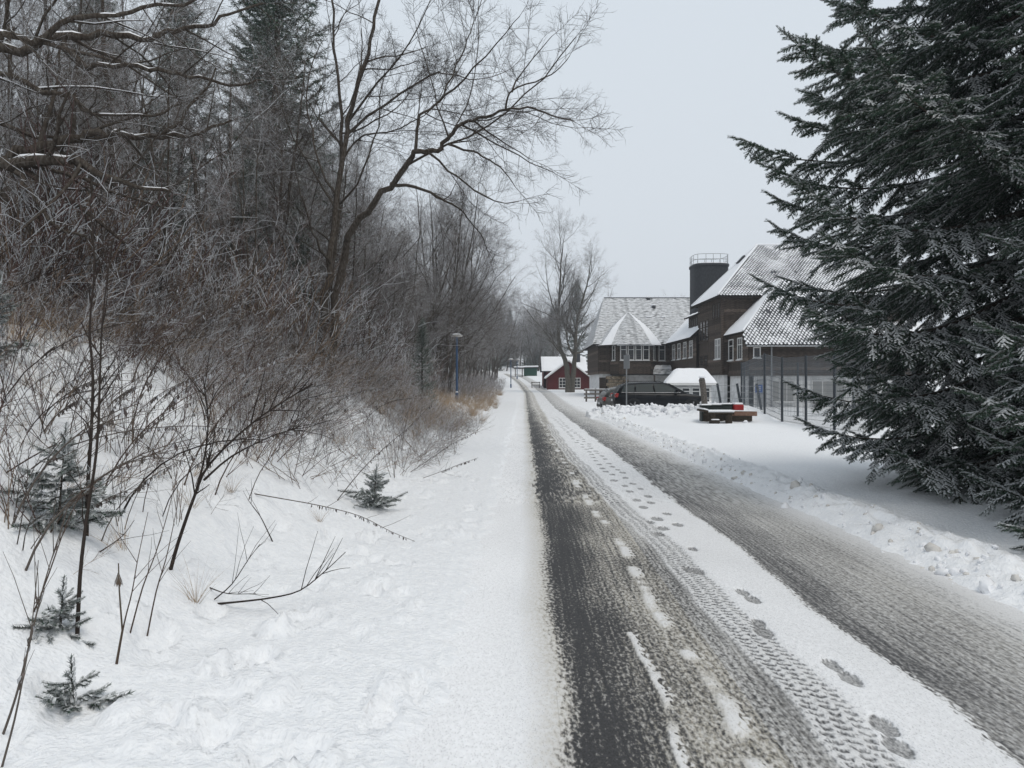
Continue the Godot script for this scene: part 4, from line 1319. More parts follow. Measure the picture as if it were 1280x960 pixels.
	for i in 3:
		g = geo(); g.obox(Vector3(-0.95 + i * 0.86, 0.62, 0), Vector3(0.045, 0.01, 0), Vector3(-0.11, 0.62, 0), Vector3(0, 0, 0.03)); gpart("post", g, M.fence, rl)
	for k in 4:
		g = geo(); g.bar(Vector3(-1.6 - 0.0 * k, 0.35 + k * 0.27, 0.02), Vector3(1.0 - 0.05 * k, 0.3 + k * 0.27, 0.02), 0.012, 5); gpart("rail", g, M.steel, rl)
	# traffic sign seen edge-on, at the snow heap
	var sp := thing("sign_pole", "thin grey sign pole with a sign turned edge-on, in front of the black car", "sign", on_land(5.48, 36.8, 0.1))
	g = geo(); g.lathe(Vector3.ZERO, [Vector2(0.032, -0.3), Vector2(0.032, 2.85), Vector2(0.0, 2.86)], 10); gpart("pole", g, M.sign_back, sp)
	g = geo(); g.obox(Vector3(0.0, 2.45, 0.05), Vector3(0.012, 0, -0.006), Vector3(0, 0.33, 0), Vector3(0.09, 0, 0.31)); gpart("plate", g, M.sign_back, sp)
	# wooden rail fence by the far wing
	var wf := thing("rail_fence", "weathered grey wooden rail fence in front of the far wing of the house", "fence", on_land(6.0, 60.0))
	for i in 5:
		g = geo(); g.cbox(Vector3(-0.2 + i * 0.72, 0.45, -0.1 * i), Vector3(0.06, 0, 0), Vector3(0, 0.6, 0), Vector3(0, 0, 0.06), 0.01); gpart("post", g, M.grey_wood, wf)
	for k in 3:
		g = geo(); g.cbox(Vector3(1.25, 0.3 + k * 0.3, -0.13), Vector3(1.65, 0, -0.22), Vector3(0, 0.06, 0), Vector3(0, 0, 0.025), 0.01); gpart("rail", g, M.grey_wood, wf)
	g = geo(); g.cbox(Vector3(1.25, 0.99, -0.13), Vector3(1.6, 0, -0.22), Vector3(0, 0.02, 0), Vector3(0, 0, 0.03), 0.01); gpart("snow_on_rail", g, M.snow_cap, wf)
	var wb := thing("rail_barrier", "small two-rail wooden barrier in the snow left of the red cottage", "barrier", on_land(3.2, 104.0))
	for x in [-0.5, 0.5]:
		g = geo(); g.cbox(Vector3(x, 0.4, 0), Vector3(0.05, 0, 0), Vector3(0, 0.5, 0), Vector3(0, 0, 0.05), 0.01); gpart("post", g, M.grey_wood, wb)
	for y in [0.45, 0.8]:
		g = geo(); g.cbox(Vector3(0, y, 0.06), Vector3(0.6, 0, 0), Vector3(0, 0.05, 0), Vector3(0, 0, 0.02), 0.008); gpart("rail", g, M.grey_wood, wb)
	build_lamp("nearer blue street lamp with disc head, standing in the brown weeds on the bank", on_land(-3.3, 46.0, 0.1), 4.05)
	build_lamp("farther thin street lamp with disc head at the foot of the wood", on_land(-0.15, 104.0, 0.1), 3.9)
	build_lamp("most distant street lamp, before the shelter at the road's end", on_land(0.85, 128.0, 0.1), 3.4)


# ------------------------------------------------------------------ twigs, needles, branches
var spray := {}                       # twig sprays by kind
var shoots := {}                      # spruce shoots by kind


func hit(x: float, y: float) -> Vector3:          # where a line of sight meets the land
	var d := 1.5
	while d < 200.0:
		var p := at(x, y, d)
		if p.y < land(p.x, d):
			return Vector3(p.x, land(p.x, d), -d)
		d += 0.02 + d * 0.004
	return at(x, y, 200.0)


func bend(v: Vector3, amount: float, r: RandomNumberGenerator) -> Vector3:
	return (v + Vector3(r.randf_range(-1, 1), r.randf_range(-1, 1), r.randf_range(-1, 1)) * amount).normalized()


func aside(v: Vector3, angle: float, r: RandomNumberGenerator) -> Vector3:
	var s := v.cross(Vector3.UP if absf(v.y) < 0.95 else Vector3.RIGHT).normalized()
	return v.rotated(s, angle).rotated(v, r.randf() * TAU)


class Wood:
	var g: Geo
	var snow: Geo
	var tips: Array = []
	var rr := RandomNumberGenerator.new()
	var snowy := 0.012                # branches thicker than this carry a line of snow
	var up := 0.05
	var wander := 0.16
	var ratio := 0.55
	var density := 1.0
	var tip_size := 1.0
	var levels := 3
	var r_min := 0.0035


func limb(w: Wood, pts: PackedVector3Array, r0: float, r1: float, level: int, bare := 0.15) -> void:
	# one branch along pts, then its side branches
	var k := pts.size()
	var rad := PackedFloat32Array(); rad.resize(k)
	var length := 0.0
	for i in k:
		rad[i] = lerpf(r0, r1, pow(float(i) / (k - 1), 0.8))
		if i > 0 and i < k - 1 and level < 2: pts[i] += Vector3(w.rr.randf_range(-1, 1), w.rr.randf_range(-1, 1), w.rr.randf_range(-1, 1)) * minf(rad[i] * 0.75 + 0.012, 0.05)
		if i > 0: length += pts[i].distance_to(pts[i - 1])
	w.g.tube(pts, rad, 7 if r0 > 0.06 else 5 if r0 > 0.02 else 3, false)
	if r0 > w.snowy and w.snow:
		var sp := PackedVector3Array(); var sr := PackedFloat32Array()
		for i in k:
			var t := (pts[mini(i + 1, k - 1)] - pts[maxi(i - 1, 0)]).normalized()
			var flat := 1.0 - absf(t.y)
			var q := clampf(flat * 1.4 - 0.35 + w.rr.randf_range(-0.45, 0.2), 0.0, 1.0)
			sp.append(pts[i] + Vector3.UP * rad[i] * (0.62 - 0.5 * (1.0 - q)))
			sr.append(maxf(rad[i] * 0.68 * q, 0.0006))
		w.snow.tube(sp, sr, 5, false)
	var tip_dir := (pts[k - 1] - pts[k - 2]).normalized()
	w.tips.append([pts[k - 1] - tip_dir * 0.02, tip_dir, clampf(length * 0.8, 0.5, 1.1) * w.tip_size])
	if level >= w.levels:
		# twig sprays along the last branches
		var n := int(length * 5.0 * w.density)
		for i in n:
			var f := w.rr.randf_range(0.2, 0.95) * (k - 1)
			var j := int(f)
			var t := (pts[j + 1] - pts[j]).normalized()
			w.tips.append([pts[j].lerp(pts[j + 1], f - j), aside(t, w.rr.randf_range(0.5, 1.0), w.rr), w.rr.randf_range(0.45, 0.9) * w.tip_size])
		return
	var kids := int((length / [0.55, 0.34, 0.26, 0.2][mini(level, 3)] * (1.0 - bare)) * w.density * w.rr.randf_range(0.85, 1.15))
	if level > 0: kids = mini(kids, 14)
	for i in kids:
		var f := lerpf(bare, 0.97, (i + w.rr.randf()) / kids)
		var ff := f * (k - 1)
		var j := mini(int(ff), k - 2)
		var p := pts[j].lerp(pts[j + 1], ff - j)
		var t := (pts[j + 1] - pts[j]).normalized()
		var r := lerpf(rad[j], rad[j + 1], ff - j)
		var len := length * w.ratio * (1.15 - f * 0.75) * w.rr.randf_range(0.6, 1.2)
		if len < 0.15: continue
		var d := aside(t, w.rr.randf_range(0.55, 1.05), w.rr)
		d = (d + Vector3.UP * w.up * 2.0).normalized()
		sprout(w, p, d, len, clampf(r * w.rr.randf_range(0.4, 0.62), w.r_min, 0.09), level + 1)


func sprout(w: Wood, p: Vector3, d: Vector3, len: float, r: float, level: int) -> void:
	var seg: int = clampi(int(len / 0.28), 2, 9) if level < 3 else 3
	var pts := PackedVector3Array([p])
	for i in seg:
		d = (bend(d, w.wander, w.rr) + Vector3.UP * w.up).normalized()
		p += d * len / seg
		pts.append(p)
	limb(w, pts, r, maxf(r * 0.35, w.r_min * 0.7), level)


func new_wood(sd: int) -> Wood:
	var w := Wood.new()
	w.g = geo(); w.snow = geo()
	w.rr.seed = sd
	return w


func smooth(pts: Array, per := 4) -> PackedVector3Array:
	var out := PackedVector3Array()
	for i in pts.size() - 1:
		var a: Vector3 = pts[maxi(i - 1, 0)]; var b: Vector3 = pts[i]; var c: Vector3 = pts[i + 1]; var d: Vector3 = pts[mini(i + 2, pts.size() - 1)]
		for q in per:
			out.append(b.cubic_interpolate(c, a, d, float(q) / per))
	out.append(pts[pts.size() - 1])
	return out


func aim(p: Vector3, dir: Vector3, s: float, roll: float) -> Transform3D:    # local +y along dir
	var y := dir.normalized()
	var x := y.cross(Vector3.UP if absf(y.y) < 0.95 else Vector3.RIGHT).normalized()
	var b := Basis(x, y, x.cross(y)) * Basis(Vector3.UP, roll)
	return Transform3D(b.scaled(Vector3(s, s, s)), p)


func level_aim(p: Vector3, dir: Vector3, s: float) -> Transform3D:           # local +y along dir, local +z as far up as it goes
	var y := dir.normalized()
	var x := y.cross(Vector3.UP if absf(y.y) < 0.97 else Vector3.RIGHT).normalized()
	return Transform3D(Basis(x, y, x.cross(y)).scaled(Vector3(s, s, s)), p)


# a spray of fine twigs about 0.7 m long growing along +y
func make_spray(kind: String, sd: int, frost: float, tint: Color, droop := 0.0, thick := 0.0036) -> ArrayMesh:
	var r := RandomNumberGenerator.new()
	r.seed = sd
	var g := geo(true)
	var todo := [[Vector3.ZERO, Vector3.UP, 0.72, thick, 0]]
	while todo:
		var q: Array = todo.pop_back()
		var p: Vector3 = q[0]; var d: Vector3 = q[1]; var len: float = q[2]; var rad: float = q[3]; var lv: int = q[4]
		var white := r.randf() < frost
		var k := r.randf_range(0.6, 1.35)
		g.col = Color(0.52, 0.53, 0.55) * r.randf_range(0.75, 1.2) if white else Color(tint.r * k, tint.g * k, tint.b * k)
		var pts := PackedVector3Array([p]); var rs := PackedFloat32Array([rad])
		var seg := 3 if lv == 0 else 2
		for i in seg:
			d = bend(d, 0.2, r)
			d = (d + Vector3(0, 0, -droop)).normalized()
			p += d * len / seg
			pts.append(p); rs.append(rad * (1.0 - 0.55 * (i + 1.0) / seg))
		g.tube(pts, rs, 3, false)
		if lv < 2:
			var kids: int = r.randi_range(8, 11) if lv == 0 else r.randi_range(3, 5)
			for i in kids:
				var f := lerpf(0.12, 0.95, (i + r.randf()) / kids) * seg
				var j := mini(int(f), seg - 1)
				todo.append([pts[j].lerp(pts[j + 1], f - j), aside((pts[j + 1] - pts[j]).normalized(), r.randf_range(0.5, 0.95), r), len * r.randf_range(0.3, 0.55), rad * 0.68, lv + 1])
	return g.mesh(M.twig)


# a single upright cane about 0.8 m tall with a few short twigs
func make_cane(sd: int, tint: Color, frost: float, thick: float) -> ArrayMesh:
	var r := RandomNumberGenerator.new()
	r.seed = sd
	var g := geo(true)
	for c in 3:
		var p := Vector3(r.randf_range(-0.05, 0.05), 0, r.randf_range(-0.05, 0.05))
		var d := Vector3(r.randf_range(-0.3, 0.3), 1, r.randf_range(-0.3, 0.3)).normalized()
		var k := r.randf_range(0.7, 1.25)
		g.col = Color(tint.r * k, tint.g * k, tint.b * k)
		var pts := PackedVector3Array([p]); var rs := PackedFloat32Array([thick])
		var len := r.randf_range(0.55, 0.95)
		for i in 6:
			d = bend(d, 0.09, r)
			p += d * len / 6
			pts.append(p); rs.append(lerpf(thick, thick * 0.35, (i + 1) / 6.0))
		g.tube(pts, rs, 4, false)
		for i in r.randi_range(5, 9):
			var f := r.randf_range(0.25, 0.98) * 6
			var j := mini(int(f), 5)
			var q := pts[j].lerp(pts[j + 1], f - j)
			var e := (aside((pts[j + 1] - pts[j]).normalized(), r.randf_range(0.4, 0.9), r) + Vector3.UP * 0.2).normalized()
			var L := r.randf_range(0.05, 0.2)
			g.col = Color(0.52, 0.53, 0.55) if r.randf() < frost else Color(tint.r * k, tint.g * k, tint.b * k)
			g.tube(PackedVector3Array([q, q + e * L * 0.5, q + bend(e, 0.3, r) * L]), PackedFloat32Array([thick * 0.5, thick * 0.4, thick * 0.25]), 3, false)
	return g.mesh(M.twig)


# a needled branchlet of a spruce about 0.3 m long along +y, its snowy side towards +z
func make_shoot(sd: int, frost: float, thick := 1.0, side_shoots := 7, needles := 34, snow := 0.0, all_round := false) -> ArrayMesh:
	var r := RandomNumberGenerator.new()
	r.seed = sd
	var g := geo(true)
	var axes := [[Vector3.ZERO, Vector3.UP, 0.3]]
	for i in side_shoots:
		var s := 1.0 if i & 1 else -1.0
		var y := 0.03 + 0.2 * i / side_shoots
		axes.append([Vector3(0, y, 0), Vector3(s * r.randf_range(0.6, 1.0), r.randf_range(0.6, 1.0), r.randf_range(-0.75, 0.1)).normalized(), r.randf_range(0.07, 0.13) * (1.0 - 0.3 * i / side_shoots)])
	for q in axes:
		var p: Vector3 = q[0]; var d: Vector3 = q[1]; var len: float = q[2]
		g.col = Color(0.05, 0.035, 0.02)
		g.tube(PackedVector3Array([p, p + d * len]), PackedFloat32Array([0.004, 0.002]), 3, false)
		# rime and snow caught along the upper side
		if snow > 0.0:
			var side0 := d.cross(Vector3(0, 0, 1)).normalized()
			var up0 := side0.cross(d)
			var steps := maxi(2, int(len / 0.03))
			for i in steps:
				if r.randf() > snow: continue
				var c0 := p + d * len * (i + 0.1) / steps + up0 * (0.009 + r.randf() * 0.004) * thick
				var c1 := p + d * len * (i + 0.95) / steps + up0 * (0.009 + r.randf() * 0.004) * thick
				var wd := side0 * r.randf_range(0.004, 0.008) * thick
				var v0 := r.randf_range(0.38, 0.68)
				g.col = Color(v0 * 0.97, v0, v0 * 1.01)
				g.quad(c0 - wd, c1 - wd * 0.8, c1 + up0 * 0.004, c0 + up0 * 0.004)
				g.quad(c0 + up0 * 0.004, c1 + up0 * 0.004, c1 + wd * 0.8, c0 + wd)
		var n := int(needles * len / 0.12)
		for i in n:
			var f := (i + r.randf()) / n
			var a := r.randf() * TAU
			var side := d.cross(Vector3(0, 0, 1)).normalized()
			var up := side.cross(d)
			var out := side * cos(a) + up * sin(a)
			var tip := (d * 0.6 + out * 0.95).normalized()
			var b := p + d * len * f
			var nl := r.randf_range(0.017, 0.024) * thick
			var w := d.cross(tip).normalized() * 0.0023 * thick
			var on_top := out.z > 0.15 or all_round
			if on_top and r.randf() < frost:
				var v := r.randf_range(0.3, 0.62)
				g.col = Color(v * 0.96, v, v * 1.0)
			else:
				var v := r.randf_range(0.65, 1.3)
				g.col = Color(0.072 * v, 0.118 * v, 0.083 * v)
			var o := g.v.size()
			var nn := (out + Vector3(0, 0, 0.2)).normalized()
			var flat := (tip * nl + w).cross(w * 2.0).normalized()     # faces the viewer of b-w, tip, b+w
			if flat.dot(nn) < 0.0:
				w = -w
				flat = -flat
			nn = (nn * 0.65 + flat * 0.35).normalized()
			g.v.append(b - w); g.v.append(b + w); g.v.append(b + tip * nl)
			for e in 3:
				g.n.append(nn); g.c.append(g.col)
			var gn := (g.v[o + 2] - g.v[o]).cross(g.v[o + 1] - g.v[o])
			if gn.dot(nn) > 0.0: g.ix.append_array(PackedInt32Array([o, o + 1, o + 2]))
			else: g.ix.append_array(PackedInt32Array([o, o + 2, o + 1]))
	return g.mesh(M.needle)


func make_twig_kit() -> void:
	var grey := Color(0.17, 0.148, 0.132); var red := Color(0.17, 0.118, 0.105); var dark := Color(0.088, 0.072, 0.062)
	for i in 3:
		spray["grey%d" % i] = make_spray("grey", 100 + i, 0.45, grey)
		spray["red%d" % i] = make_spray("red", 110 + i, 0.38, red)
		spray["dark%d" % i] = make_spray("dark", 120 + i, 0.14, dark)
		spray["frost%d" % i] = make_spray("frost", 130 + i, 0.72, grey)
		spray["tan%d" % i] = make_spray("tan", 135 + i, 0.35, Color(0.25, 0.185, 0.135))
		spray["hero%d" % i] = make_spray("hero", 180 + i, 0.06, Color(0.055, 0.045, 0.038), 0.0, 0.0056)
		spray["cane%d" % i] = make_cane(190 + i, [Color(0.095, 0.064, 0.058), Color(0.08, 0.065, 0.056), Color(0.2, 0.15, 0.11)][i], 0.5, 0.0045)
		shoots["plain%d" % i] = make_shoot(140 + i, 0.3, 1.35, 9, 46, 0.25)
		shoots["frosty%d" % i] = make_shoot(150 + i, 0.6, 1.35, 9, 46, 0.75)
		shoots["far%d" % i] = make_shoot(160 + i, 0.45, 2.2, 8, 9, 0.3)


func hang_sprays(parent: Node, tips: Array, kind: String, sd: int, called := "twigs") -> void:
	var r := RandomNumberGenerator.new()
	r.seed = sd
	var lists := [[], [], []]
	for t in tips:
		lists[r.randi() % 3].append(aim(t[0], t[1], t[2], r.randf() * TAU))
	for i in 3:
		if lists[i]:
			tag(swarm(called, spray[kind + str(i)], lists[i], parent), "", "", "", "stuff")


func finish_tree(w: Wood, root: Node3D, bark: Material, kind: String, sd: int) -> void:
	gpart("trunk", w.g, bark, root)
	if w.snow.v.size(): gpart("snow_on_branches", w.snow, M.snow_cap, root)
	hang_sprays(root, w.tips, kind, sd, "crown")


# ------------------------------------------------------------------ kinds of bare tree (built once, then copied)
func bare_tree(sd: int, h: float, r0: float, stems: int, spread: float, kind: String, opt := {}) -> Node3D:
	var root := Node3D.new()
	var w := new_wood(sd)
	w.density = opt.get("density", 0.8); w.up = opt.get("up", 0.06); w.wander = opt.get("wander", 0.14); w.ratio = opt.get("ratio", 0.42); w.levels = opt.get("levels", 3); w.tip_size = opt.get("tip", 1.25)
	for s in stems:
		var a := TAU * s / stems + w.rr.randf()
		var lean := spread * (0.3 if stems == 1 else 1.0) * w.rr.randf_range(0.6, 1.2)
		var d := Vector3(cos(a) * lean, 1.0, sin(a) * lean).normalized()
		var p := Vector3(cos(a), 0, sin(a)) * (0.0 if stems == 1 else r0 * 0.8) - Vector3.UP * 0.4
		var pts := PackedVector3Array([p])
		var hh := h * w.rr.randf_range(0.82, 1.0)
		var seg := 12
		for i in seg:
			d = (bend(d, 0.07, w.rr) + Vector3.UP * 0.06).normalized()
			p += d * hh / seg
			pts.append(p)
		limb(w, pts, r0 * w.rr.randf_range(0.75, 1.0), 0.012, 0, opt.get("bare", 0.18))
	finish_tree(w, root, opt.get("bark", M.bark_dark), kind, sd)
	return root


# ------------------------------------------------------------------ spruces
func spruce(sd: int, h: float, reach: float, kind: String, opt := {}) -> Node3D:
	var r := RandomNumberGenerator.new()
	r.seed = sd
	var root := Node3D.new()
	var g := geo()
	var r0: float = opt.get("trunk", h * 0.013)
	g.tube(PackedVector3Array([Vector3(0, -0.4, 0), Vector3(0, h * 0.3, 0), Vector3(0, h * 0.7, 0), Vector3(0, h, 0)]), PackedFloat32Array([r0 * 1.15, r0 * 0.85, r0 * 0.4, 0.01]), 10, false)
	var lists := [[], [], []]; var lists2 := [[], [], []]
	var y: float = opt.get("from", 0.35)
	var top: float = opt.get("to", h)
	var step: float = opt.get("step", 0.3)
	var grain: float = opt.get("grain", 1.0)         # size of a shoot
	var per: float = opt.get("per", 0.13)            # spacing of the branchlets
	var frost: float = opt.get("frost", 0.15)
	var turn := 0.0
	while y < top:
		var f := y / h
		var long := reach * pow(1.0 - f, 0.72) * (0.8 + 0.2 * smoothstep(0.0, 0.12, f))
		if opt.has("profile"): long = reach_at(opt.profile, y)
		var count: int = opt.get("whorl", 6)
		turn += 0.9
		for b in count:
			var a := turn + TAU * b / count + r.randf_range(-0.3, 0.3)
			var L := long * r.randf_range(0.72, opt.get("most", 1.1))
			if opt.has("keep") and not (opt.keep as Callable).call(a, y): continue
			var out := Vector3(cos(a), 0, sin(a))
			var seg := 9
			var p := Vector3(0, y + r.randf_range(-0.1, 0.1), 0)
			var pts := PackedVector3Array([p])
			var sag: float = lerpf(opt.get("sag", -0.5), 0.45, pow(f, 1.3)) + r.randf_range(-0.12, 0.12)
			for i in seg:
				var q := float(i + 1) / seg
				var slope: float = sag + opt.get("lift", 0.75) * pow(q, 2.2)
				p += (out + Vector3.UP * slope + Vector3(r.randf_range(-0.06, 0.06), 0, r.randf_range(-0.06, 0.06))).normalized() * L / seg
				p.y = maxf(p.y, opt.get("floor", 0.1) + 0.05 * q)
				pts.append(p)
			var rad := PackedFloat32Array()
			for i in seg + 1: rad.append(lerpf(0.011 + L * 0.006, 0.003, float(i) / seg))
			g.tube(pts, rad, 4, false)
			# branchlets along both sides
			var n := int(L / per)
			for i in n:
				var q := (i + r.randf()) / n
				if q < 0.12: continue
				var ff := q * seg
				var j := mini(int(ff), seg - 1)
				var c := pts[j].lerp(pts[j + 1], ff - j)
				var t := (pts[j + 1] - pts[j]).normalized()
				var side := t.cross(Vector3.UP).normalized() * (1.0 if i & 1 else -1.0)
				var sl := minf(L * 0.34, 0.95) * sin(PI * clampf(q * 0.8 + 0.16, 0.0, 1.0)) * r.randf_range(0.6, 1.1)
				var hang: float = r.randf_range(0.0, 1.0) * opt.get("hang", 0.8) * (0.6 + 0.6 * q)
				var dir := (side * 0.85 + t * 0.6 - Vector3.UP * hang).normalized()
				var m := maxi(1, int(round(sl / (0.2 * grain))))
				var cp := c
				for e in m:
					dir = (bend(dir, 0.12, r) - Vector3.UP * 0.05).normalized()
					var xf := level_aim(cp, dir, grain * r.randf_range(0.8, 1.15))
					(lists2 if r.randf() < frost else lists)[r.randi() % 3].append(xf)
					cp += dir * 0.2 * grain
			var td := (pts[seg] - pts[seg - 1]).normalized()
			for e in 4:
				lists2[r.randi() % 3].append(level_aim(pts[seg] - td * 0.18 * grain * e, bend(td, 0.12, r), grain))
		y += step * r.randf_range(0.85, 1.15) * (1.0 if y < h * 0.7 else 0.7)
	for e in 5:
		lists[0].append(level_aim(Vector3(0, h - 0.2 * e * grain, 0), bend(Vector3.UP, 0.25, r), grain))
	gpart("trunk", g, M.bark_dark, root)
	for i in 3:
		if lists[i]: tag(swarm("foliage", shoots[kind + str(i)], lists[i], root), "", "", "", "stuff")
		if lists2[i]: tag(swarm("frosted_foliage", shoots[opt.get("kind2", "frosty") + str(i)], lists2[i], root), "", "", "", "stuff")
	return root


func reach_at(profile: Array, y: float) -> float:
	for i in profile.size() - 1:
		if y <= profile[i + 1][0]:
			return lerpf(profile[i][1], profile[i + 1][1], clampf((y - profile[i][0]) / (profile[i + 1][0] - profile[i][0]), 0.0, 1.0))
	return profile[profile.size() - 1][1]


func plant(proto: Node3D, called: String, label: String, category: String, p: Vector3, turn: float, s: float, group := "") -> Node3D:
	var o: Node3D = proto.duplicate()
	o.name = numbered(called)
	add_child(o)
	o.position = p
	o.rotation.y = turn
	o.scale = Vector3(s, s, s)
	tag(o, label, category, group)
	return o


func build_big_spruce() -> void:
	var p := on_land(7.1, 10.3, 0.05)
	var s := spruce(5, 15.0, 4.3, "plain", {"to": 9.5, "from": 0.5, "step": 0.4, "whorl": 7, "per": 0.058, "frost": 0.7, "hang": 0.7, "grain": 1.0, "trunk": 0.2, "sag": -0.5, "lift": 0.85, "floor": 0.42, "most": 0.98,
		"profile": [[0.2, 2.4], [0.9, 3.0], [2.0, 3.5], [3.2, 4.05], [5.2, 4.1], [6.2, 3.6], [7.2, 2.9], [15.0, 0.2]]})
	s.name = "large_spruce"
	add_child(s)
	s.position = p
	tag(s, "huge dark green spruce with frosted branch tips filling the right side", "tree")
	var n := spruce(6, 7.5, 2.3, "frosty", {"to": 5.2, "from": 0.2, "step": 0.3, "whorl": 6, "per": 0.085, "frost": 0.5, "trunk": 0.09, "sag": -0.35, "lift": 0.7})
	n.name = "young_spruce"
	add_child(n)
	n.position = on_land(6.35, 6.9, 0.05)
	tag(n, "snowier spruce at the right edge, nearer than the huge dark one", "tree")


func build_wood() -> void:
	make_twig_kit()
	var protos := {}
	for i in 3:
		protos["tall%d" % i] = bare_tree(200 + i, 12.0, 0.17, 1, 0.3, "grey", {"density": 0.75})
		protos["multi%d" % i] = bare_tree(210 + i, 8.5, 0.1, 3, 0.3, "grey", {"density": 0.7, "levels": 2, "tip": 1.5})
		protos["slim%d" % i] = bare_tree(220 + i, 6.0, 0.045, 2, 0.2, ["red", "grey", "frost"][i], {"density": 0.8, "levels": 2, "ratio": 0.36, "tip": 1.1})
	protos.dense0 = bare_tree(230, 10.5, 0.11, 3, 0.32, "grey", {"density": 0.85, "ratio": 0.46})
	protos.dense1 = bare_tree(231, 10.5, 0.14, 2, 0.3, "dark", {"density": 0.9, "ratio": 0.48})
	protos.spruce0 = spruce(240, 17.0, 3.1, "far", {"kind2": "far", "step": 0.55, "whorl": 6, "per": 0.3, "grain": 2.1, "frost": 0.4})
	protos.spruce1 = spruce(241, 13.0, 2.6, "far", {"kind2": "far", "step": 0.5, "whorl": 6, "per": 0.28, "grain": 2.0, "frost": 0.4})
	print("prototypes ready")
	var r := RandomNumberGenerator.new()
	r.seed = 77
	# bare trees along the edge of the wood, nearest first
	var grp := "bare trees of the roadside wood"
	for q in [["dense0", -6.9, 27.0, 0.95], ["dense1", -6.7, 31.0, 0.98], ["dense0", -7.4, 35.0, 1.05], ["dense1", -6.4, 42.0, 1.1], ["tall0", -6.4, 45.0, 0.85], ["tall1", -4.7, 51.0, 1.25], ["dense0", -5.3, 57.0, 1.35],
			["dense0", -4.6, 53.5, 1.4], ["dense1", -4.9, 61.0, 1.4], ["dense0", -4.2, 75.0, 1.15], ["dense1", -4.4, 84.0, 1.2], ["dense0", -3.8, 94.0, 1.2], ["dense0", -3.4, 106.0, 1.25], ["dense1", -3.2, 117.0, 1.3], ["dense1", -2.6, 130.0, 1.3], ["tall2", -4.6, 64.0, 1.0], ["tall0", -5.0, 72.0, 1.2], ["tall1", -4.4, 80.0, 1.15], ["tall2", -4.9, 90.0, 0.95], ["dense1", -3.9, 100.0, 1.0], ["tall0", -3.0, 112.0, 1.0], ["tall1", -2.6, 124.0, 1.0],
			["dense1", -7.3, 25.0, 0.85], ["dense0", -6.5, 38.0, 1.05], ["dense1", -4.6, 48.5, 1.4], ["dense0", -4.3, 68.0, 1.0], ["multi0", -7.6, 22.0, 1.0], ["multi1", -9.4, 19.0, 1.05], ["multi2", -8.0, 26.0, 1.1], ["multi0", -11.5, 23.0, 1.2], ["tall1", -10.5, 28.0, 1.0], ["tall2", -13.5, 24.0, 1.05], ["dense1", -9.2, 33.0, 1.05],
			["tall0", -15.5, 31.0, 1.1], ["tall1", -12.0, 37.0, 1.1], ["dense0", -17.0, 27.0, 1.1], ["tall2", -9.0, 42.0, 1.05], ["tall0", -13.0, 46.0, 1.15], ["dense1", -8.2, 50.0, 1.05], ["tall1", -19.5, 36.0, 1.15],
			["multi1", -9.0, 14.0, 1.1], ["multi2", -10.8, 14.8, 1.15], ["multi0", -8.2, 16.2, 1.15], ["multi1", -6.9, 19.5, 1.1], ["dense0", -12.4, 17.5, 1.0], ["dense1", -9.7, 21.5, 0.95], ["multi1", -11.0, 16.5, 1.05], ["multi2", -13.5, 19.5, 1.15], ["tall0", -22.0, 32.0, 1.1], ["tall2", -24.0, 40.0, 1.2], ["dense0", -8.5, 62.0, 1.1], ["tall2", -8.0, 75.0, 1.1], ["dense1", -8.5, 88.0, 1.15], ["tall1", -15.0, 55.0, 1.2]]:
		var look: String = {"dens": "dense-twigged leafless tree", "tall": "tall single-trunked leafless tree", "mult": "leafless tree with several thin trunks"}[(q[0] as String).left(4)]
		var place: String = "at the wood's edge beside the road, beyond both nearer lamps" if q[2] > 80.0 else "at the wood's edge, between the two nearer street lamps" if q[2] > 46.0 and q[1] > -6.5 else "at the wood's edge just before the nearer street lamp" if q[2] > 24.0 and q[1] > -6.5 else "in the back of the wood, behind the leaning tree" if q[1] > -9.5 else "deep in the wood at the left of the picture"
		plant(protos[q[0]], "bare_tree", look + " " + place, "tree", on_land(q[1], q[2]), r.randf() * TAU, q[3] * r.randf_range(0.94, 1.06), grp)
	# young trees on the bank
	for q in [[-5.3, 11.5, 0], [-6.4, 13.0, 1], [-5.0, 14.5, 0], [-7.4, 12.0, 0], [-6.0, 16.5, 2], [-8.6, 14.5, 1], [-4.6, 18.5, 0], [-5.8, 19.8, 1], [-7.0, 18.0, 2], [-9.8, 13.5, 0], [-10.2, 17.0, 1], [-5.0, 22.0, 2], [-5.2, 24.5, 0],
			[-6.3, 9.8, 2], [-7.6, 9.9, 0], [-5.0, 26.0, 1], [-5.2, 29.5, 0], [-5.4, 34.0, 2], [-5.2, 37.0, 1], [-5.3, 42.0, 0], [-3.9, 48.5, 1], [-3.8, 54.0, 0], [-8.3, 11.0, 1], [-11.6, 14.0, 2]]:
		plant(protos["slim%d" % q[2]], "sapling", "slender leafless young tree in the brush on top of the left bank", "sapling", on_land(q[0], q[1]), r.randf() * TAU, r.randf_range(0.7, 1.05), "young trees on the bank")
	# spruces inside the wood
	var sg := "dark spruces inside the wood"
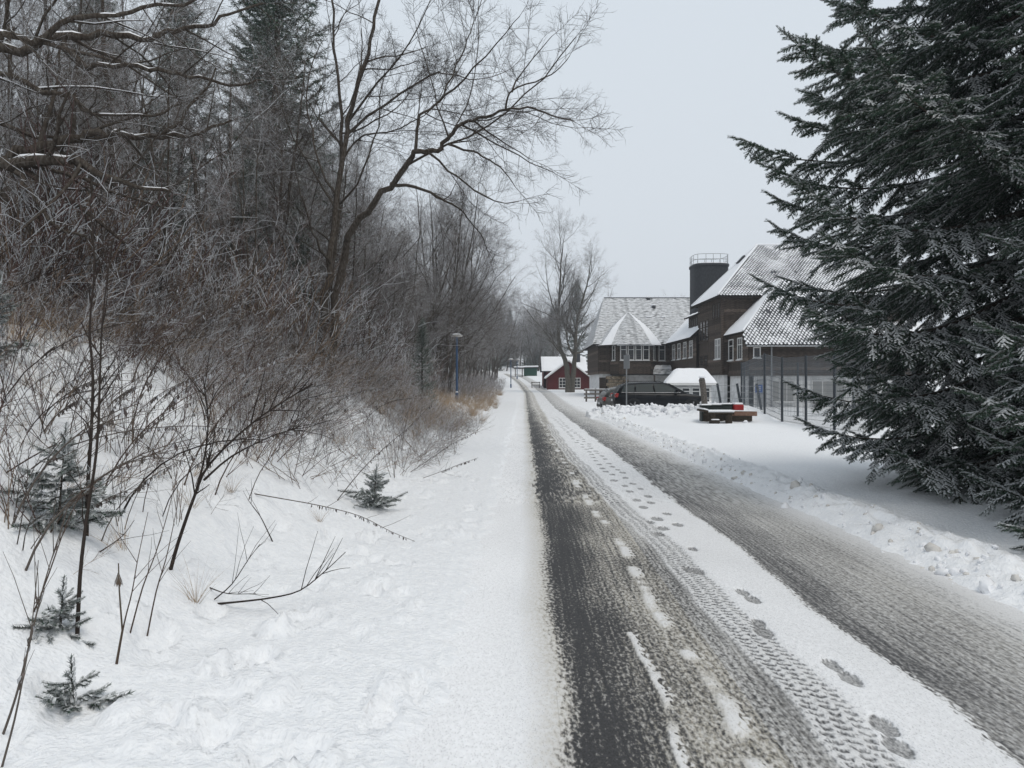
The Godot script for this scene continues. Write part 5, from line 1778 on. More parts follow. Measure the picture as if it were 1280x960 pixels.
	for q in [["spruce0", -8.4, 27.5, 1.1], ["spruce0", -9.9, 31.0, 1.0], ["spruce1", -11.0, 25.5, 1.0], ["spruce0", -18.5, 34.0, 1.1], ["spruce1", -16.5, 30.0, 1.0], ["spruce0", -23.0, 44.0, 1.1], ["spruce1", -9.0, 48.0, 0.8],
			["spruce0", -14.0, 52.0, 1.0], ["spruce0", -21.0, 38.0, 0.95], ["spruce1", -13.6, 40.0, 1.0], ["spruce1", -27.0, 42.0, 1.1]]:
		plant(protos[q[0]], "spruce_tree", ("tall dark spruce rising behind the leaning tree in the left wood" if q[1] > -10.0 else "dark spruce half hidden deep in the left wood"), "tree", on_land(q[1], q[2]), r.randf() * TAU, q[3], sg)
	plant(protos.spruce1, "spruce_tree", "small snow-laden spruce between the brush and the nearer street lamp", "tree", on_land(-3.45, 29.5), 1.0, 0.25)
	for q in [[-7.0, 20.5, 0.42], [-6.4, 23.5, 0.36], [-8.6, 18.5, 0.46], [-5.3, 19.0, 0.3], [-9.6, 20.5, 0.5]]:
		plant(protos.spruce1, "spruce_tree", "young snow-dusted spruce among the brush left of the leaning tree", "tree", on_land(q[0], q[1]), r.randf() * TAU, q[2], "young spruces in the brush")
	# distant trees closing the view at the end of the road
	for i in 170:
		var d := r.randf_range(138.0, 240.0)
		var x := r.randf_range(-0.13 * d, 0.04 * d + 3.0)
		if absf(x - road_x(d) - 1.5) < 6.0 and d < 165.0: continue
		if r.randf() < 0.42:
			plant(protos["spruce%d" % (i % 2)], "distant_spruce", "hazy grey spruce on the slope beyond the end of the road", "tree", on_land(x, d), r.randf() * TAU, r.randf_range(0.55, 1.0), "distant trees")
		else:
			plant(protos[["tall0", "dense0", "dense1", "tall2"][i % 4]], "distant_tree", "hazy leafless tree on the slope beyond the end of the road", "tree", on_land(x, d), r.randf() * TAU, r.randf_range(0.9, 1.45), "distant trees")
	# trees near the houses
	plant(protos.spruce1, "spruce_tree", "dark slender spruce behind the forked tree by the house", "tree", on_land(9.6, 114.0), 0.4, 1.15)
	plant(protos.tall1, "bare_tree", "leafless tree top showing above the far wing's roof ridge", "tree", on_land(20.3, 97.0), 2.1, 1.05)
	plant(protos.spruce1, "spruce_tree", "spruce tip peeping over the house roof beside the dark tower", "tree", on_land(26.5, 90.0), 0.0, 1.12)
	# the forked tree in front of the red cottage
	var w := new_wood(301)
	w.density = 0.8; w.up = 0.06; w.ratio = 0.42; w.tip_size = 1.7
	var f0 := on_land(6.45, 88.0)
	var P := func(x: float, y: float, dz: float) -> Vector3: return at(x, y, 88.0 + dz) - f0
	var base: Vector3 = Vector3(0, -0.3, 0)
	limb(w, smooth([base, P.call(710, 470, 0.0), P.call(706, 450, 0.2), P.call(699, 430, 0.3), P.call(698, 400, 0.4), P.call(700, 360, 0.6), P.call(702, 320, 0.5), P.call(706, 292, 0.4)]), 0.42, 0.02, 0, 0.3)
	limb(w, smooth([base + Vector3(0.35, 0, 0), P.call(717, 465, 0.0), P.call(719, 440, -0.3), P.call(720, 410, -0.5), P.call(727, 380, -0.8), P.call(735, 350, -1.0), P.call(738, 325, -1.0)]), 0.38, 0.02, 0, 0.3)
	limb(w, smooth([P.call(719, 445, -0.3), P.call(712, 435, -0.5), P.call(708, 415, -0.6), P.call(712, 380, -0.9), P.call(718, 340, -1.0)]), 0.17, 0.015, 0, 0.2)
	limb(w, smooth([P.call(719, 442, -0.3), P.call(730, 438, 0.4), P.call(738, 428, 0.6), P.call(752, 400, 0.8), P.call(766, 360, 0.8)]), 0.14, 0.012, 0, 0.25)
	limb(w, smooth([P.call(700, 405, 0.4), P.call(690, 380, 0.5), P.call(684, 350, 0.5), P.call(682, 320, 0.5)]), 0.12, 0.012, 0, 0.2)
	var ft := thing("forked_tree", "big leafless tree forked low into two pale trunks, in front of the red cottage", "tree", f0)
	finish_tree(w, ft, M.bark, "grey", 302)
	build_hero_tree()


# the big many-stemmed tree on the bank whose limbs reach out over the road, and the snow-lined boughs at the upper left
func build_hero_tree() -> void:
	var D := 17.0
	var f0 := on_land(-4.1, D)
	var P := func(x: float, y: float, dz: float) -> Vector3: return at(x, y, D + dz) - f0
	var w := new_wood(311)
	w.density = 0.85; w.up = 0.03; w.ratio = 0.42; w.tip_size = 0.95; w.r_min = 0.0048; w.wander = 0.2; w.snowy = 0.02
	limb(w, smooth([Vector3(-0.1, -0.3, 0), P.call(404, 395, 0.0), P.call(412, 345, 0.1), P.call(421, 270, 0.3), P.call(427, 205, 0.4), P.call(436, 150, 0.5), P.call(455, 80, 0.6), P.call(470, 20, 0.7), P.call(488, -60, 0.8)]), 0.1, 0.03, 0, 0.4)
	limb(w, smooth([Vector3(0.12, -0.3, 0.1), P.call(418, 395, -0.1), P.call(430, 320, -0.2), P.call(437, 295, -0.3), P.call(470, 252, -0.6), P.call(500, 215, -0.8), P.call(520, 190, -1.0), P.call(545, 187, -1.2), P.call(562, 172, -1.3), P.call(575, 157, -1.4),
		P.call(600, 148, -1.5), P.call(632, 138, -1.6), P.call(668, 136, -1.7), P.call(690, 144, -1.8), P.call(718, 152, -1.9)]), 0.1, 0.01, 0, 0.35)
	limb(w, smooth([Vector3(-0.02, -0.3, 0.3), P.call(410, 380, 0.5), P.call(420, 300, 0.6), P.call(424, 230, 0.7), P.call(428, 150, 0.8), P.call(420, 80, 0.9), P.call(415, 0, 1.0)]), 0.075, 0.025, 0, 0.3)
	for q in [[0.055, [[519, 191, -1.0], [520, 160, -0.9], [530, 140, -0.8], [548, 128, -0.7], [565, 95, -0.6], [580, 58, -0.5], [592, 30, -0.4], [608, -20, -0.3]]],
			[0.035, [[632, 138, -1.6], [636, 122, -1.7], [646, 110, -1.8], [680, 97, -1.9], [700, 86, -2.0], [712, 70, -2.1]]],
			[0.03, [[640, 115, -1.75], [648, 95, -1.6], [668, 70, -1.5], [690, 45, -1.4]]],
			[0.06, [[488, 230, -0.7], [520, 233, -0.9], [545, 247, -1.1], [565, 255, -1.2], [585, 272, -1.3], [605, 300, -1.4]]],
			[0.04, [[560, 180, -1.25], [590, 190, -1.5], [612, 200, -1.7], [632, 215, -1.8], [645, 235, -1.9]]],
			[0.035, [[590, 150, -1.5], [610, 165, -1.3], [640, 185, -1.2], [665, 200, -1.0]]],
			[0.045, [[437, 150, 0.5], [470, 105, 0.2], [500, 70, 0.0], [530, 20, -0.2], [545, -20, -0.3]]],
			[0.05, [[432, 170, 0.5], [480, 130, 0.9], [540, 95, 1.2], [560, 92, 1.4], [600, 100, 1.5], [640, 85, 1.6]]],
			[0.04, [[428, 200, 0.4], [455, 170, 1.0], [500, 160, 1.5], [545, 130, 1.8], [590, 60, 2.0]]],
			[0.05, [[414, 330, 0.1], [395, 300, -0.4], [385, 270, -0.6], [372, 230, -0.8], [365, 180, -0.8]]],
			[0.045, [[421, 265, 0.3], [395, 220, 0.5], [365, 170, 0.6], [345, 110, 0.7]]],
			[0.04, [[548, 128, -0.7], [580, 100, -1.0], [620, 55, -1.2], [650, 20, -1.4]]]]:
		var pts := []
		for e in q[1]: pts.append(P.call(e[0], e[1], e[2]))
		limb(w, smooth(pts, 3), q[0] * 0.72, 0.007, 1, 0.1)
	var t := thing("leaning_tree", "many-stemmed leafless tree on the bank with long limbs reaching out over the road", "tree", f0)
	finish_tree(w, t, M.bark_dark, "hero", 312)
	# boughs of a tree standing outside the picture on the left
	var D2 := 9.0
	var f1 := on_land(-7.6, D2)
	var Q := func(x: float, y: float, dz: float) -> Vector3: return at(x, y, D2 + dz) - f1
	w = new_wood(321)
	w.density = 0.75; w.up = 0.02; w.ratio = 0.42; w.tip_size = 0.8; w.wander = 0.22; w.snowy = 0.006
	limb(w, smooth([Vector3(0, -0.3, 0), Vector3(0.1, 1.5, 0), Vector3(0, 3.5, -0.1), Vector3(0.2, 6.0, 0), Vector3(0.1, 9.0, 0.2)]), 0.24, 0.1, 0, 0.4)
	for q in [[0.12, [[-170, 250, 0.0], [-60, 222, -0.1], [0, 207, -0.2], [45, 203, -0.3], [78, 198, -0.4], [115, 212, -0.5], [165, 232, -0.5], [215, 240, -0.4]]],
			[0.1, [[-60, 222, -0.1], [0, 205, 0.0], [40, 187, 0.1], [80, 177, 0.2], [112, 170, 0.3], [150, 171, 0.4], [200, 172, 0.5], [250, 166, 0.6], [290, 150, 0.7]]],
			[0.075, [[-170, 70, 0.0], [-60, 62, 0.2], [0, 62, 0.3], [60, 55, 0.4], [100, 42, 0.4], [140, 43, 0.4], [190, 45, 0.4], [215, 37, 0.5], [260, 34, 0.5], [285, 18, 0.6], [330, 4, 0.6]]],
			[0.04, [[80, 50, 0.4], [95, 78, 0.3], [140, 85, 0.2], [185, 85, 0.2], [225, 92, 0.2], [262, 100, 0.2], [300, 108, 0.2], [330, 100, 0.2]]],
			[0.045, [[-170, 120, 0.3], [-40, 95, 0.2], [0, 94, 0.2], [50, 112, 0.1], [90, 122, 0.1], [110, 140, 0.0], [130, 146, 0.0], [190, 144, 0.0], [225, 130, 0.0]]],
			[0.05, [[-170, 30, -0.3], [-20, 40, -0.4], [40, 50, -0.5], [90, 25, -0.5], [130, 20, -0.6], [180, 8, -0.6], [230, 4, -0.6], [270, -10, -0.6]]],
			[0.04, [[-170, 200, 0.2], [-40, 150, 0.2], [20, 165, 0.2], [60, 172, 0.3], [110, 175, 0.3], [160, 160, 0.3]]],
			[0.035, [[20, 215, -0.3], [40, 240, -0.4], [60, 270, -0.5], [85, 290, -0.6], [110, 300, -0.6]]],
			[0.03, [[200, 172, 0.5], [225, 150, 0.6], [250, 120, 0.7], [270, 85, 0.8]]]]:
		var pts := []
		for e in q[1]: pts.append(Q.call(e[0], e[1], e[2]))
		limb(w, smooth(pts, 3), q[0], 0.012, 1, 0.15)
	t = thing("snowy_bough_tree", "bare tree at the upper left whose thick horizontal boughs are lined with snow", "tree", f1)
	finish_tree(w, t, M.bark_dark, "dark", 322)


# ------------------------------------------------------------------ brush, weeds, grass and little spruces on the bank
func make_tuft(sd: int, tint: Color, blades: int, tall: float, lean: float) -> ArrayMesh:
	var r := RandomNumberGenerator.new()
	r.seed = sd
	var g := geo(true)
	for i in blades:
		var k := r.randf_range(0.65, 1.4)
		g.col = Color(tint.r * k, tint.g * k, tint.b * k) if r.randf() > 0.12 else Color(0.5, 0.5, 0.5)
		var a := r.randf() * TAU
		var p := Vector3(cos(a), 0, sin(a)) * r.randf() * 0.09
		var d := Vector3(cos(a) * lean * r.randf(), 1.0, sin(a) * lean * r.randf()).normalized()
		var w := d.cross(Vector3(sin(a), 0, cos(a))).normalized() * r.randf_range(0.0018, 0.003)
		var len := tall * r.randf_range(0.5, 1.0)
		var q := p
		var o := g.v.size()
		for s in 4:
			var f := s / 3.0
			g.v.append(q - w * (1.0 - f * 0.8)); g.v.append(q + w * (1.0 - f * 0.8))
			for e in 2:
				g.n.append(w.cross(d).normalized()); g.c.append(g.col)
			d = (d + Vector3(cos(a), -0.35, sin(a)) * 0.22 * lean).normalized()
			q += d * len / 3.0
		for s in 3:
			var b := o + s * 2
			g.ix.append_array(PackedInt32Array([b, b + 2, b + 1, b + 1, b + 2, b + 3]))
	return g.mesh(M.twig)


# an arching dry stalk with hanging dead leaves, built along the given points
func stalk_parts(root: Node3D, pts: PackedVector3Array, r0: float, leaves: int, twigs: int, sd: int, tint: Color) -> void:
	var r := RandomNumberGenerator.new()
	r.seed = sd
	var g := geo(true)
	g.col = tint
	var k := pts.size()
	var rad := PackedFloat32Array()
	for i in k: rad.append(lerpf(r0, r0 * 0.3, float(i) / (k - 1)))
	g.tube(pts, rad, 5, false)
	for i in twigs:
		var f := r.randf_range(0.3, 0.95) * (k - 1)
		var j := mini(int(f), k - 2)
		var t := (pts[j + 1] - pts[j]).normalized()
		var d := (aside(t, r.randf_range(0.4, 0.9), r) + Vector3.UP * 0.25).normalized()
		var p := pts[j].lerp(pts[j + 1], f - j)
		var len := r.randf_range(0.12, 0.4)
		var q := PackedVector3Array([p])
		for e in 3:
			d = bend(d, 0.16, r)
			p += d * len / 3.0
			q.append(p)
		g.tube(q, PackedFloat32Array([r0 * 0.45, r0 * 0.36, r0 * 0.28, r0 * 0.18]), 3, false)
	gpart("stem", g, M.twig, root)
	if leaves:
		g = geo(true)
		for i in leaves:
			var f := r.randf_range(0.35, 1.0) * (k - 1)
			var j := mini(int(f), k - 2)
			var p := pts[j].lerp(pts[j + 1], f - j)
			var c := r.randf_range(0.7, 1.5)
			g.col = Color(0.1 * c, 0.085 * c, 0.078 * c) if r.randf() < 0.75 else Color(0.4, 0.41, 0.43)
			var d := Vector3(r.randf_range(-0.35, 0.35), -1.0, r.randf_range(-0.35, 0.35)).normalized()
			var w := Vector3(r.randf_range(-1, 1), 0, r.randf_range(-1, 1)).normalized()
			var L := r.randf_range(0.018, 0.045)
			w *= L * 0.2
			var curl := d.cross(w).normalized() * L * 0.15
			g.quad(p - w * 0.3, p + w * 0.3, p + d * L * 0.55 + w + curl, p + d * L * 0.55 - w + curl)
			g.tri(p + d * L * 0.55 - w + curl, p + d * L * 0.55 + w + curl, p + d * L)
		gpart("dead_leaves", g, M.twig, root)


# a spruce seedling half drowned in snow: a few thick rimed arms, no two alike
func little_spruce(sd: int, h: float, reach: float) -> Node3D:
	var r := RandomNumberGenerator.new()
	r.seed = sd
	var root := Node3D.new()
	var lean := Vector3(r.randf_range(-0.15, 0.15), 1, r.randf_range(-0.15, 0.15)).normalized()
	var g := geo()
	g.tube(PackedVector3Array([-lean * 0.1, lean * h * 0.6, lean * h * 0.95]), PackedFloat32Array([0.008, 0.006, 0.003]), 6, false)
	gpart("trunk", g, M.bark_dark, root)
	var arms := [[], [], []]
	var n := int(14 + h * 34)
	for i in n:
		var f := (i + r.randf()) / n
		var y := h * (0.04 + 0.9 * f)
		var a := r.randf() * TAU
		var L := reach * (1.05 - f * 0.75) * r.randf_range(0.55, 1.1)
		var d := Vector3(cos(a), r.randf_range(-0.05, 0.4) + 0.35 * f, sin(a)).normalized()
		var p := lean * y
		var steps := maxi(1, int(round(L / 0.2)))
		for k in steps:
			arms[r.randi() % 3].append(level_aim(p, d, r.randf_range(0.75, 1.0) * clampf(L / 0.26, 0.45, 1.0)))
			p += d * 0.18
			d = (bend(d, 0.15, r) - Vector3.UP * 0.08).normalized()
	arms[0].append(level_aim(lean * (h - 0.12), lean, 0.8))
	for i in 3:
		if arms[i]: tag(swarm("foliage", shoots["arm%d" % i], arms[i], root), "", "", "", "stuff")
	return root


func build_brush() -> void:
	var r := RandomNumberGenerator.new()
	r.seed = 909
	# a thicket of thin frosted stems covers the top of the bank and the floor of the wood
	var kinds := ["red", "grey", "frost", "dark", "tan"]
	var lists := {}
	for i in 2000:
		var d := 8.5 + 40.0 * pow(r.randf(), 1.5)
		var x := -3.9 - r.randf() * (2.0 + d * 0.4)
		if d < 13.0: x = minf(x, -5.0 - (13.0 - d) * 0.1)
		var tall := r.randf_range(1.0, 2.6) * (1.0 if d < 16.0 else 1.35)
		var k: String = kinds[[0, 0, 1, 1, 2, 2, 2, 4][r.randi() % 8]] + str(r.randi() % 3)
		if r.randf() < (0.72 if d < 20.0 else 0.3):
			k = "cane" + str(r.randi() % 3)
			tall *= 1.25
		if d > 29.0 and d < 47.5 and x > -4.4: tall *= 0.45      # kept low before the lamp
		if not lists.has(k): lists[k] = []
		lists[k].append(aim(on_land(x, d, 0.03), Vector3(r.randf_range(-0.5, 0.5), 1.0, r.randf_range(-0.45, 0.45)), tall, r.randf() * TAU))
	# lower brush down the slope towards the verge
	for i in 1900:
		var d := 18.0 + 100.0 * pow(r.randf(), 1.6)
		var edge := -2.3 + 0.012 * d
		var x := edge - r.randf() * 3.6
		var tall := r.randf_range(0.65, 1.2) * lerpf(0.5, 1.7, (edge - x) / 3.6) * (1.0 + d * 0.006)
		var k: String = kinds[[0, 0, 4, 4, 1, 2, 2][r.randi() % 7]] + str(r.randi() % 3)
		if r.randf() < 0.45: k = "cane" + str(r.randi() % 3)
		if d > 29.0 and d < 47.5 and x > -4.4: tall *= 0.45      # kept low before the lamp
		if not lists.has(k): lists[k] = []
		lists[k].append(aim(on_land(x, d, 0.03), Vector3(r.randf_range(-0.4, 0.6), 1.0, r.randf_range(-0.4, 0.4)), tall, r.randf() * TAU))
	# weeds thinning out down the slope to the verge
	for i in 1050:
		var d := r.randf_range(8.0, 28.0)
		var x := -1.15 - 0.9 * smoothstep(16.0, 9.0, d) - 2.9 * pow(r.randf(), 0.75)
		var k: String = kinds[[1, 2, 2, 4, 0][r.randi() % 5]] + str(r.randi() % 3)
		if r.randf() < 0.3: k = "cane" + str(r.randi() % 3)
		lists[k].append(aim(on_land(x, d, 0.02), Vector3(r.randf_range(-0.9, 1.1), r.randf_range(0.5, 1.0), r.randf_range(-0.9, 0.9)), r.randf_range(0.35, 1.15), r.randf() * TAU))
	for i in 800:
		var d := 4.6 + 8.5 * pow(r.randf(), 0.8)
		var x := -2.45 - 0.02 * d - 3.2 * pow(r.randf(), 0.8)
		var k: String = kinds[[1, 2, 2, 4, 0][r.randi() % 5]] + str(r.randi() % 3)
		if r.randf() < 0.4: k = "cane" + str(r.randi() % 3)
		lists[k].append(aim(on_land(x, d, 0.02), Vector3(r.randf_range(-0.8, 1.0), r.randf_range(0.5, 1.0), r.randf_range(-0.8, 0.8)), r.randf_range(0.3, 0.85), r.randf() * TAU))
	for i in 260:
		var d := 4.5 + 5.5 * r.randf()
		var x := -2.5 - 0.02 * d - 2.8 * pow(r.randf(), 0.8)
		var k := "cane" + str(r.randi() % 3)
		lists[k].append(aim(on_land(x, d, 0.02), Vector3(r.randf_range(-0.5, 0.7), 1.0, r.randf_range(-0.5, 0.5)), r.randf_range(0.35, 0.95), r.randf() * TAU))
	# frosted weeds lying over the crest, and scattered on the near slope
	for i in 480:
		var d := r.randf_range(7.0, 22.0)
		var x := r.randf_range(-5.6, -3.3) - (0.8 if d < 10.0 else 0.0)
		var k: String = ["frost", "cane", "tan", "cane"][r.randi() % 4] + str(r.randi() % 3)
		lists[k].append(aim(on_land(x, d, 0.02), Vector3(r.randf_range(0.1, 1.3), 0.75, r.randf_range(-0.5, 0.5)), r.randf_range(0.6, 1.3), r.randf() * TAU))
	var th := thing("thicket", "tangle of thin frosted stems covering the bank and the floor of the wood", "brush")
	th.set_meta("kind", "stuff")
	for k in lists:
		swarm("stems", spray[k], lists[k], th)
	# dry grass
	var straw := []
	for i in 3: straw.append(make_tuft(400 + i, Color(0.33, 0.24, 0.155), 36, 0.75, 0.7))
	var gl := [[], [], []]
	for i in 800:
		var d := 18.0 + 62.0 * pow(r.randf(), 1.3)
		var x := -2.0 + 0.012 * d - 2.4 * r.randf() + n_low.get_noise_2d(d * 0.6, 9.0) * 0.9
		if n_mid.get_noise_2d(x * 0.5, d * 0.5) < -0.12: continue
		if d < 22.0: x -= 0.5
		gl[i % 3].append(aim(on_land(x, d, 0.02), Vector3(r.randf_range(-0.2, 0.4), 1, r.randf_range(-0.3, 0.3)), r.randf_range(0.6, 1.3), r.randf() * TAU))
	for i in 420:
		var d := r.randf_range(7.0, 20.0)
		var x := r.randf_range(-6.5, -4.3)
		gl[i % 3].append(aim(on_land(x, d, 0.02), Vector3(r.randf_range(-0.3, 0.5), 1, r.randf_range(-0.3, 0.3)), r.randf_range(0.4, 0.9), r.randf() * TAU))
	for i in 130:
		var d := r.randf_range(4.6, 13.0)
		gl[i % 3].append(aim(on_land(-2.5 - 0.02 * d - 3.0 * r.randf(), d, 0.02), Vector3(r.randf_range(-0.5, 0.7), 1, r.randf_range(-0.5, 0.5)), r.randf_range(0.2, 0.55), r.randf() * TAU))
	var dg := thing("dry_grass", "straw-brown dead grass and weeds at the foot of the bank before the street lamp", "grass")
	dg.set_meta("kind", "stuff")
	for i in 3: swarm("tufts", straw[i], gl[i], dg)
	# a few single tufts in the snow in front
	for q in [[245, 755, 0.4, "straw tuft at the root of the bent sapling in the foreground snow"], [290, 620, 0.35, "thin straw tuft halfway up the foreground slope"], [120, 610, 0.3, "straw wisps beside the dark twin stems"], [400, 655, 0.3, "straw tuft in front of the low spruce on the slope"]]:
		var o := part(numbered("grass_tuft"), straw[1], self, hit(q[0], q[1]))
		o.scale = Vector3.ONE * q[2] * 1.3
		tag(o, q[3], "grass", "single grass tufts in the snow")

	# stalks one can pick out, drawn from where they stand
	var dark := Color(0.04, 0.032, 0.03); var brown := Color(0.085, 0.06, 0.05); var grey := Color(0.11, 0.095, 0.085)
	var named := [
		["bent_sapling", "dark bent sapling forking to the right, in the middle of the foreground slope", "sapling", 0.015, 26, 14, dark, [[[212, 712], [222, 680, -0.05], [243, 620, -0.1], [262, 580, -0.1], [320, 525, 0.0], [390, 480, 0.2]], [[243, 620, -0.1], [256, 570, -0.2], [260, 520, -0.3], [253, 470, -0.3]], [[255, 600, -0.1], [290, 570, 0.1], [340, 545, 0.3], [372, 535, 0.4]]]],
		["twin_stem", "tall dark upright stem, left one of the pair at the left edge", "sapling", 0.014, 0, 10, dark, [[[108, 672], [110, 600, 0.0], [114, 540, 0.0], [116, 470, 0.05], [112, 410, 0.1], [118, 330, 0.1], [112, 250, 0.2]]]],
		["twin_stem", "tall dark upright stem, right one of the pair at the left edge", "sapling", 0.012, 0, 10, dark, [[[96, 805], [100, 720, 0.1], [108, 650, 0.2], [121, 560, 0.3], [125, 470, 0.4], [128, 400, 0.4], [140, 300, 0.5]]]],
		["fallen_branch", "thin dark bare branch lying on the snow right of the grass tuft", "branch", 0.008, 0, 7, dark, [[[268, 755], [300, 752, 0.0], [340, 747, 0.0], [375, 738, 0.0], [405, 715, 0.05], [432, 690, 0.1]], [[268, 760], [290, 730, 0.0], [310, 700, 0.0], [325, 680, 0.1]], [[262, 735], [285, 742, -0.05], [320, 742, -0.05]]]],
		["arching_weed", "long weed with hanging leaves arching right across the slope to the verge", "weed", 0.006, 60, 4, grey, [[[310, 615], [345, 622, 0.0], [400, 632, 0.0], [450, 645, 0.0], [490, 665, 0.0], [535, 683, 0.0]]]],
		["arching_weed", "leafy dry weed arching over the low spruce", "weed", 0.006, 50, 5, grey, [[[420, 625], [450, 590, 0.0], [480, 560, 0.1], [510, 535, 0.2], [540, 505, 0.3]]]],
		["arching_weed", "leafy dry weed rising right from the verge edge below the brown grass", "weed", 0.006, 55, 6, grey, [[[512, 590], [540, 572, 0.0], [565, 555, 0.1], [595, 540, 0.2]]]],
		["arching_weed", "low leafy dry weed pointing right just above the verge edge", "weed", 0.005, 55, 6, grey, [[[525, 597], [550, 590, 0.0], [575, 580, 0.0], [598, 572, 0.1]]]],
		["arching_weed", "long weed stem arching level across the slope above the bent sapling", "weed", 0.006, 55, 6, grey, [[[20, 600], [70, 565, 0.0], [130, 545, 0.1], [190, 535, 0.2], [260, 533, 0.3], [330, 545, 0.4]]]],
		["arching_weed", "weed stem leaning left to right below the crest at far left", "weed", 0.006, 30, 5, brown, [[[5, 590], [60, 560, 0.0], [120, 535, 0.1], [160, 510, 0.2], [190, 480, 0.3]]]],
		["weed_stem", "straight thin stem rising right beside the drooping dead flower head", "weed", 0.005, 4, 3, brown, [[[145, 835], [155, 780, 0.0], [165, 740, 0.0], [172, 700, 0.05], [185, 640, 0.1]]]],
		["weed_stem", "thin leaning stem right of the dead flower head, left of two", "weed", 0.005, 0, 4, brown, [[[162, 790], [178, 735, 0.0], [195, 690, 0.05], [210, 640, 0.1], [222, 590, 0.15]]]],
		["weed_stem", "thin leaning stem right of the dead flower head, right of two", "weed", 0.005, 0, 4, brown, [[[183, 795], [195, 740, 0.0], [207, 700, 0.05], [216, 660, 0.1], [226, 610, 0.15]]]],
		["weed_stem", "thin stem leaning out of the lower left corner", "weed", 0.006, 6, 5, grey, [[[2, 925], [20, 870, 0.0], [38, 800, 0.0], [55, 730, 0.1], [80, 650, 0.15]]]],
		["weed_stem", "second thin stem leaning out of the lower left corner, nearer the edge", "weed", 0.005, 10, 5, grey, [[[0, 960], [18, 900, 0.0], [30, 840, 0.0], [40, 780, 0.1], [48, 700, 0.15]]]],
		["weed_stem", "slanting stem crossing the small snowed-in spruce at left", "weed", 0.005, 3, 5, brown, [[[40, 770], [60, 720, 0.0], [85, 650, 0.05], [110, 600, 0.1]]]],
		["weed_stem", "short broken stem lying slanted on the slope right of the twin stems", "weed", 0.005, 0, 2, dark, [[[120, 690], [140, 680, 0.0], [155, 668, 0.0], [168, 650, 0.05]]]],
		["weed_stem", "slender stem leaning right above the bent sapling's fork", "weed", 0.005, 16, 5, brown, [[[310, 625], [325, 590, 0.0], [350, 560, 0.1], [385, 540, 0.2]]]],
		["weed_stem", "short dark stick slanting down the slope left of the arching weeds", "weed", 0.007, 0, 3, dark, [[[343, 680], [335, 665, 0.0], [325, 645, 0.0], [310, 625, 0.05]]]],
	]
	var sd := 500
	for q in named:
		var lines: Array = q[7]
		var first: Vector3 = hit(lines[0][0][0], lines[0][0][1])
		var t := thing(q[0], q[1], q[2], first)
		for li in lines.size():
			var pts := []
			for e in lines[li]:
				if e.size() == 2: pts.append((hit(e[0], e[1]) - first) if li > 0 else Vector3(0, -0.03, 0))
				else: pts.append(at(e[0], e[1], -first.z + e[2]) - first)
			sd += 1
			stalk_parts(t, smooth(pts, 3), q[3] * (1.0 if li == 0 else 0.6), q[4] if li == 0 else q[4] / 2, q[5], sd, q[6])
	# the dead flower head on the straight stem
	var fh := hit(145, 835)
	var fl := thing("dead_flower", "drooping dead flower head on a stem in the lower left snow", "weed", at(148, 716, -fh.z))
	var fg := geo(true)
	for i in 9:
		fg.col = Color(0.11, 0.09, 0.07) if i % 3 else Color(0.35, 0.35, 0.35)
		var a := TAU * i / 9
		var d := Vector3(cos(a) * 0.35, -1, sin(a) * 0.35).normalized()
		var wv := Vector3(-sin(a), 0, cos(a)) * 0.009
		fg.quad(-wv * 0.4, wv * 0.4, d * 0.045 + wv, d * 0.045 - wv)
		fg.tri(d * 0.045 - wv, d * 0.045 + wv, d * 0.075)
	gpart("petals", fg, M.twig, fl)
	fg = geo(true); fg.col = Color(0.1, 0.08, 0.06)
	fg.tube(PackedVector3Array([fh - fl.position, Vector3(0.02, -0.3, 0), Vector3(0.005, -0.1, 0), Vector3(0, 0.05, 0)]), PackedFloat32Array([0.005, 0.005, 0.004, 0.003]), 5, false)
	gpart("stem", fg, M.twig, fl)

	# many more alike stalks, copies of a few
	var protos := []
	for i in 8:
		var n := Node3D.new()
		var pts := PackedVector3Array([Vector3(0, -0.03, 0)])
		var d := Vector3(r.randf_range(0.1, 0.5), 1, r.randf_range(-0.2, 0.2)).normalized()
		var p := pts[0]
		var L := r.randf_range(0.6, 1.3)
		for e in 8:
			d = (d + Vector3(0.09 + 0.06 * (i % 3), -0.07, 0) + Vector3(r.randf_range(-0.05, 0.05), 0, r.randf_range(-0.05, 0.05))).normalized()
			p += d * L / 8
			pts.append(p)
		stalk_parts(n, pts, r.randf_range(0.004, 0.0065), 46 if i % 2 else 8, 7, 700 + i, [brown, grey, dark][i % 3])
		protos.append(n)
	for i in 290:
		var d := 4.4 + 12.6 * pow(r.randf(), 0.9)
		var x := lerpf(-2.5 - d * 0.03, -5.6, pow(r.randf(), 0.8))
		if d < 7.0: x = r.randf_range(-4.4, -2.75)
		plant(protos[i % 8], "dry_stalk", "thin dry weed stalk bending out of the snow on the left bank", "weed", on_land(x, d), r.randf_range(-1.3, 1.3) + (PI if r.randf() < 0.2 else 0.0), r.randf_range(0.6, 1.35), "dry weed stalks on the bank")

	# little spruces in the snow
	var cg := geo()
	var rings := []
	for j in 5:
		var ring_ := []
		for i in 9:
			var t := TAU * i / 9; var u := PI * (j + 0.4) / 5.0
			ring_.append(Vector3(cos(t) * sin(u) * 0.034, -cos(u) * 0.02, sin(t) * sin(u) * 0.026) * r.randf_range(0.65, 1.3))
		rings.append(ring_)
	loft(cg, rings)
	var clump := cg.mesh(M.snow_cap)
	# clods thrown up along the right edge of the road and on the heap
	var dirty := cg.mesh(M.snow_dirty)
	var cl1 := []; var cl2 := []
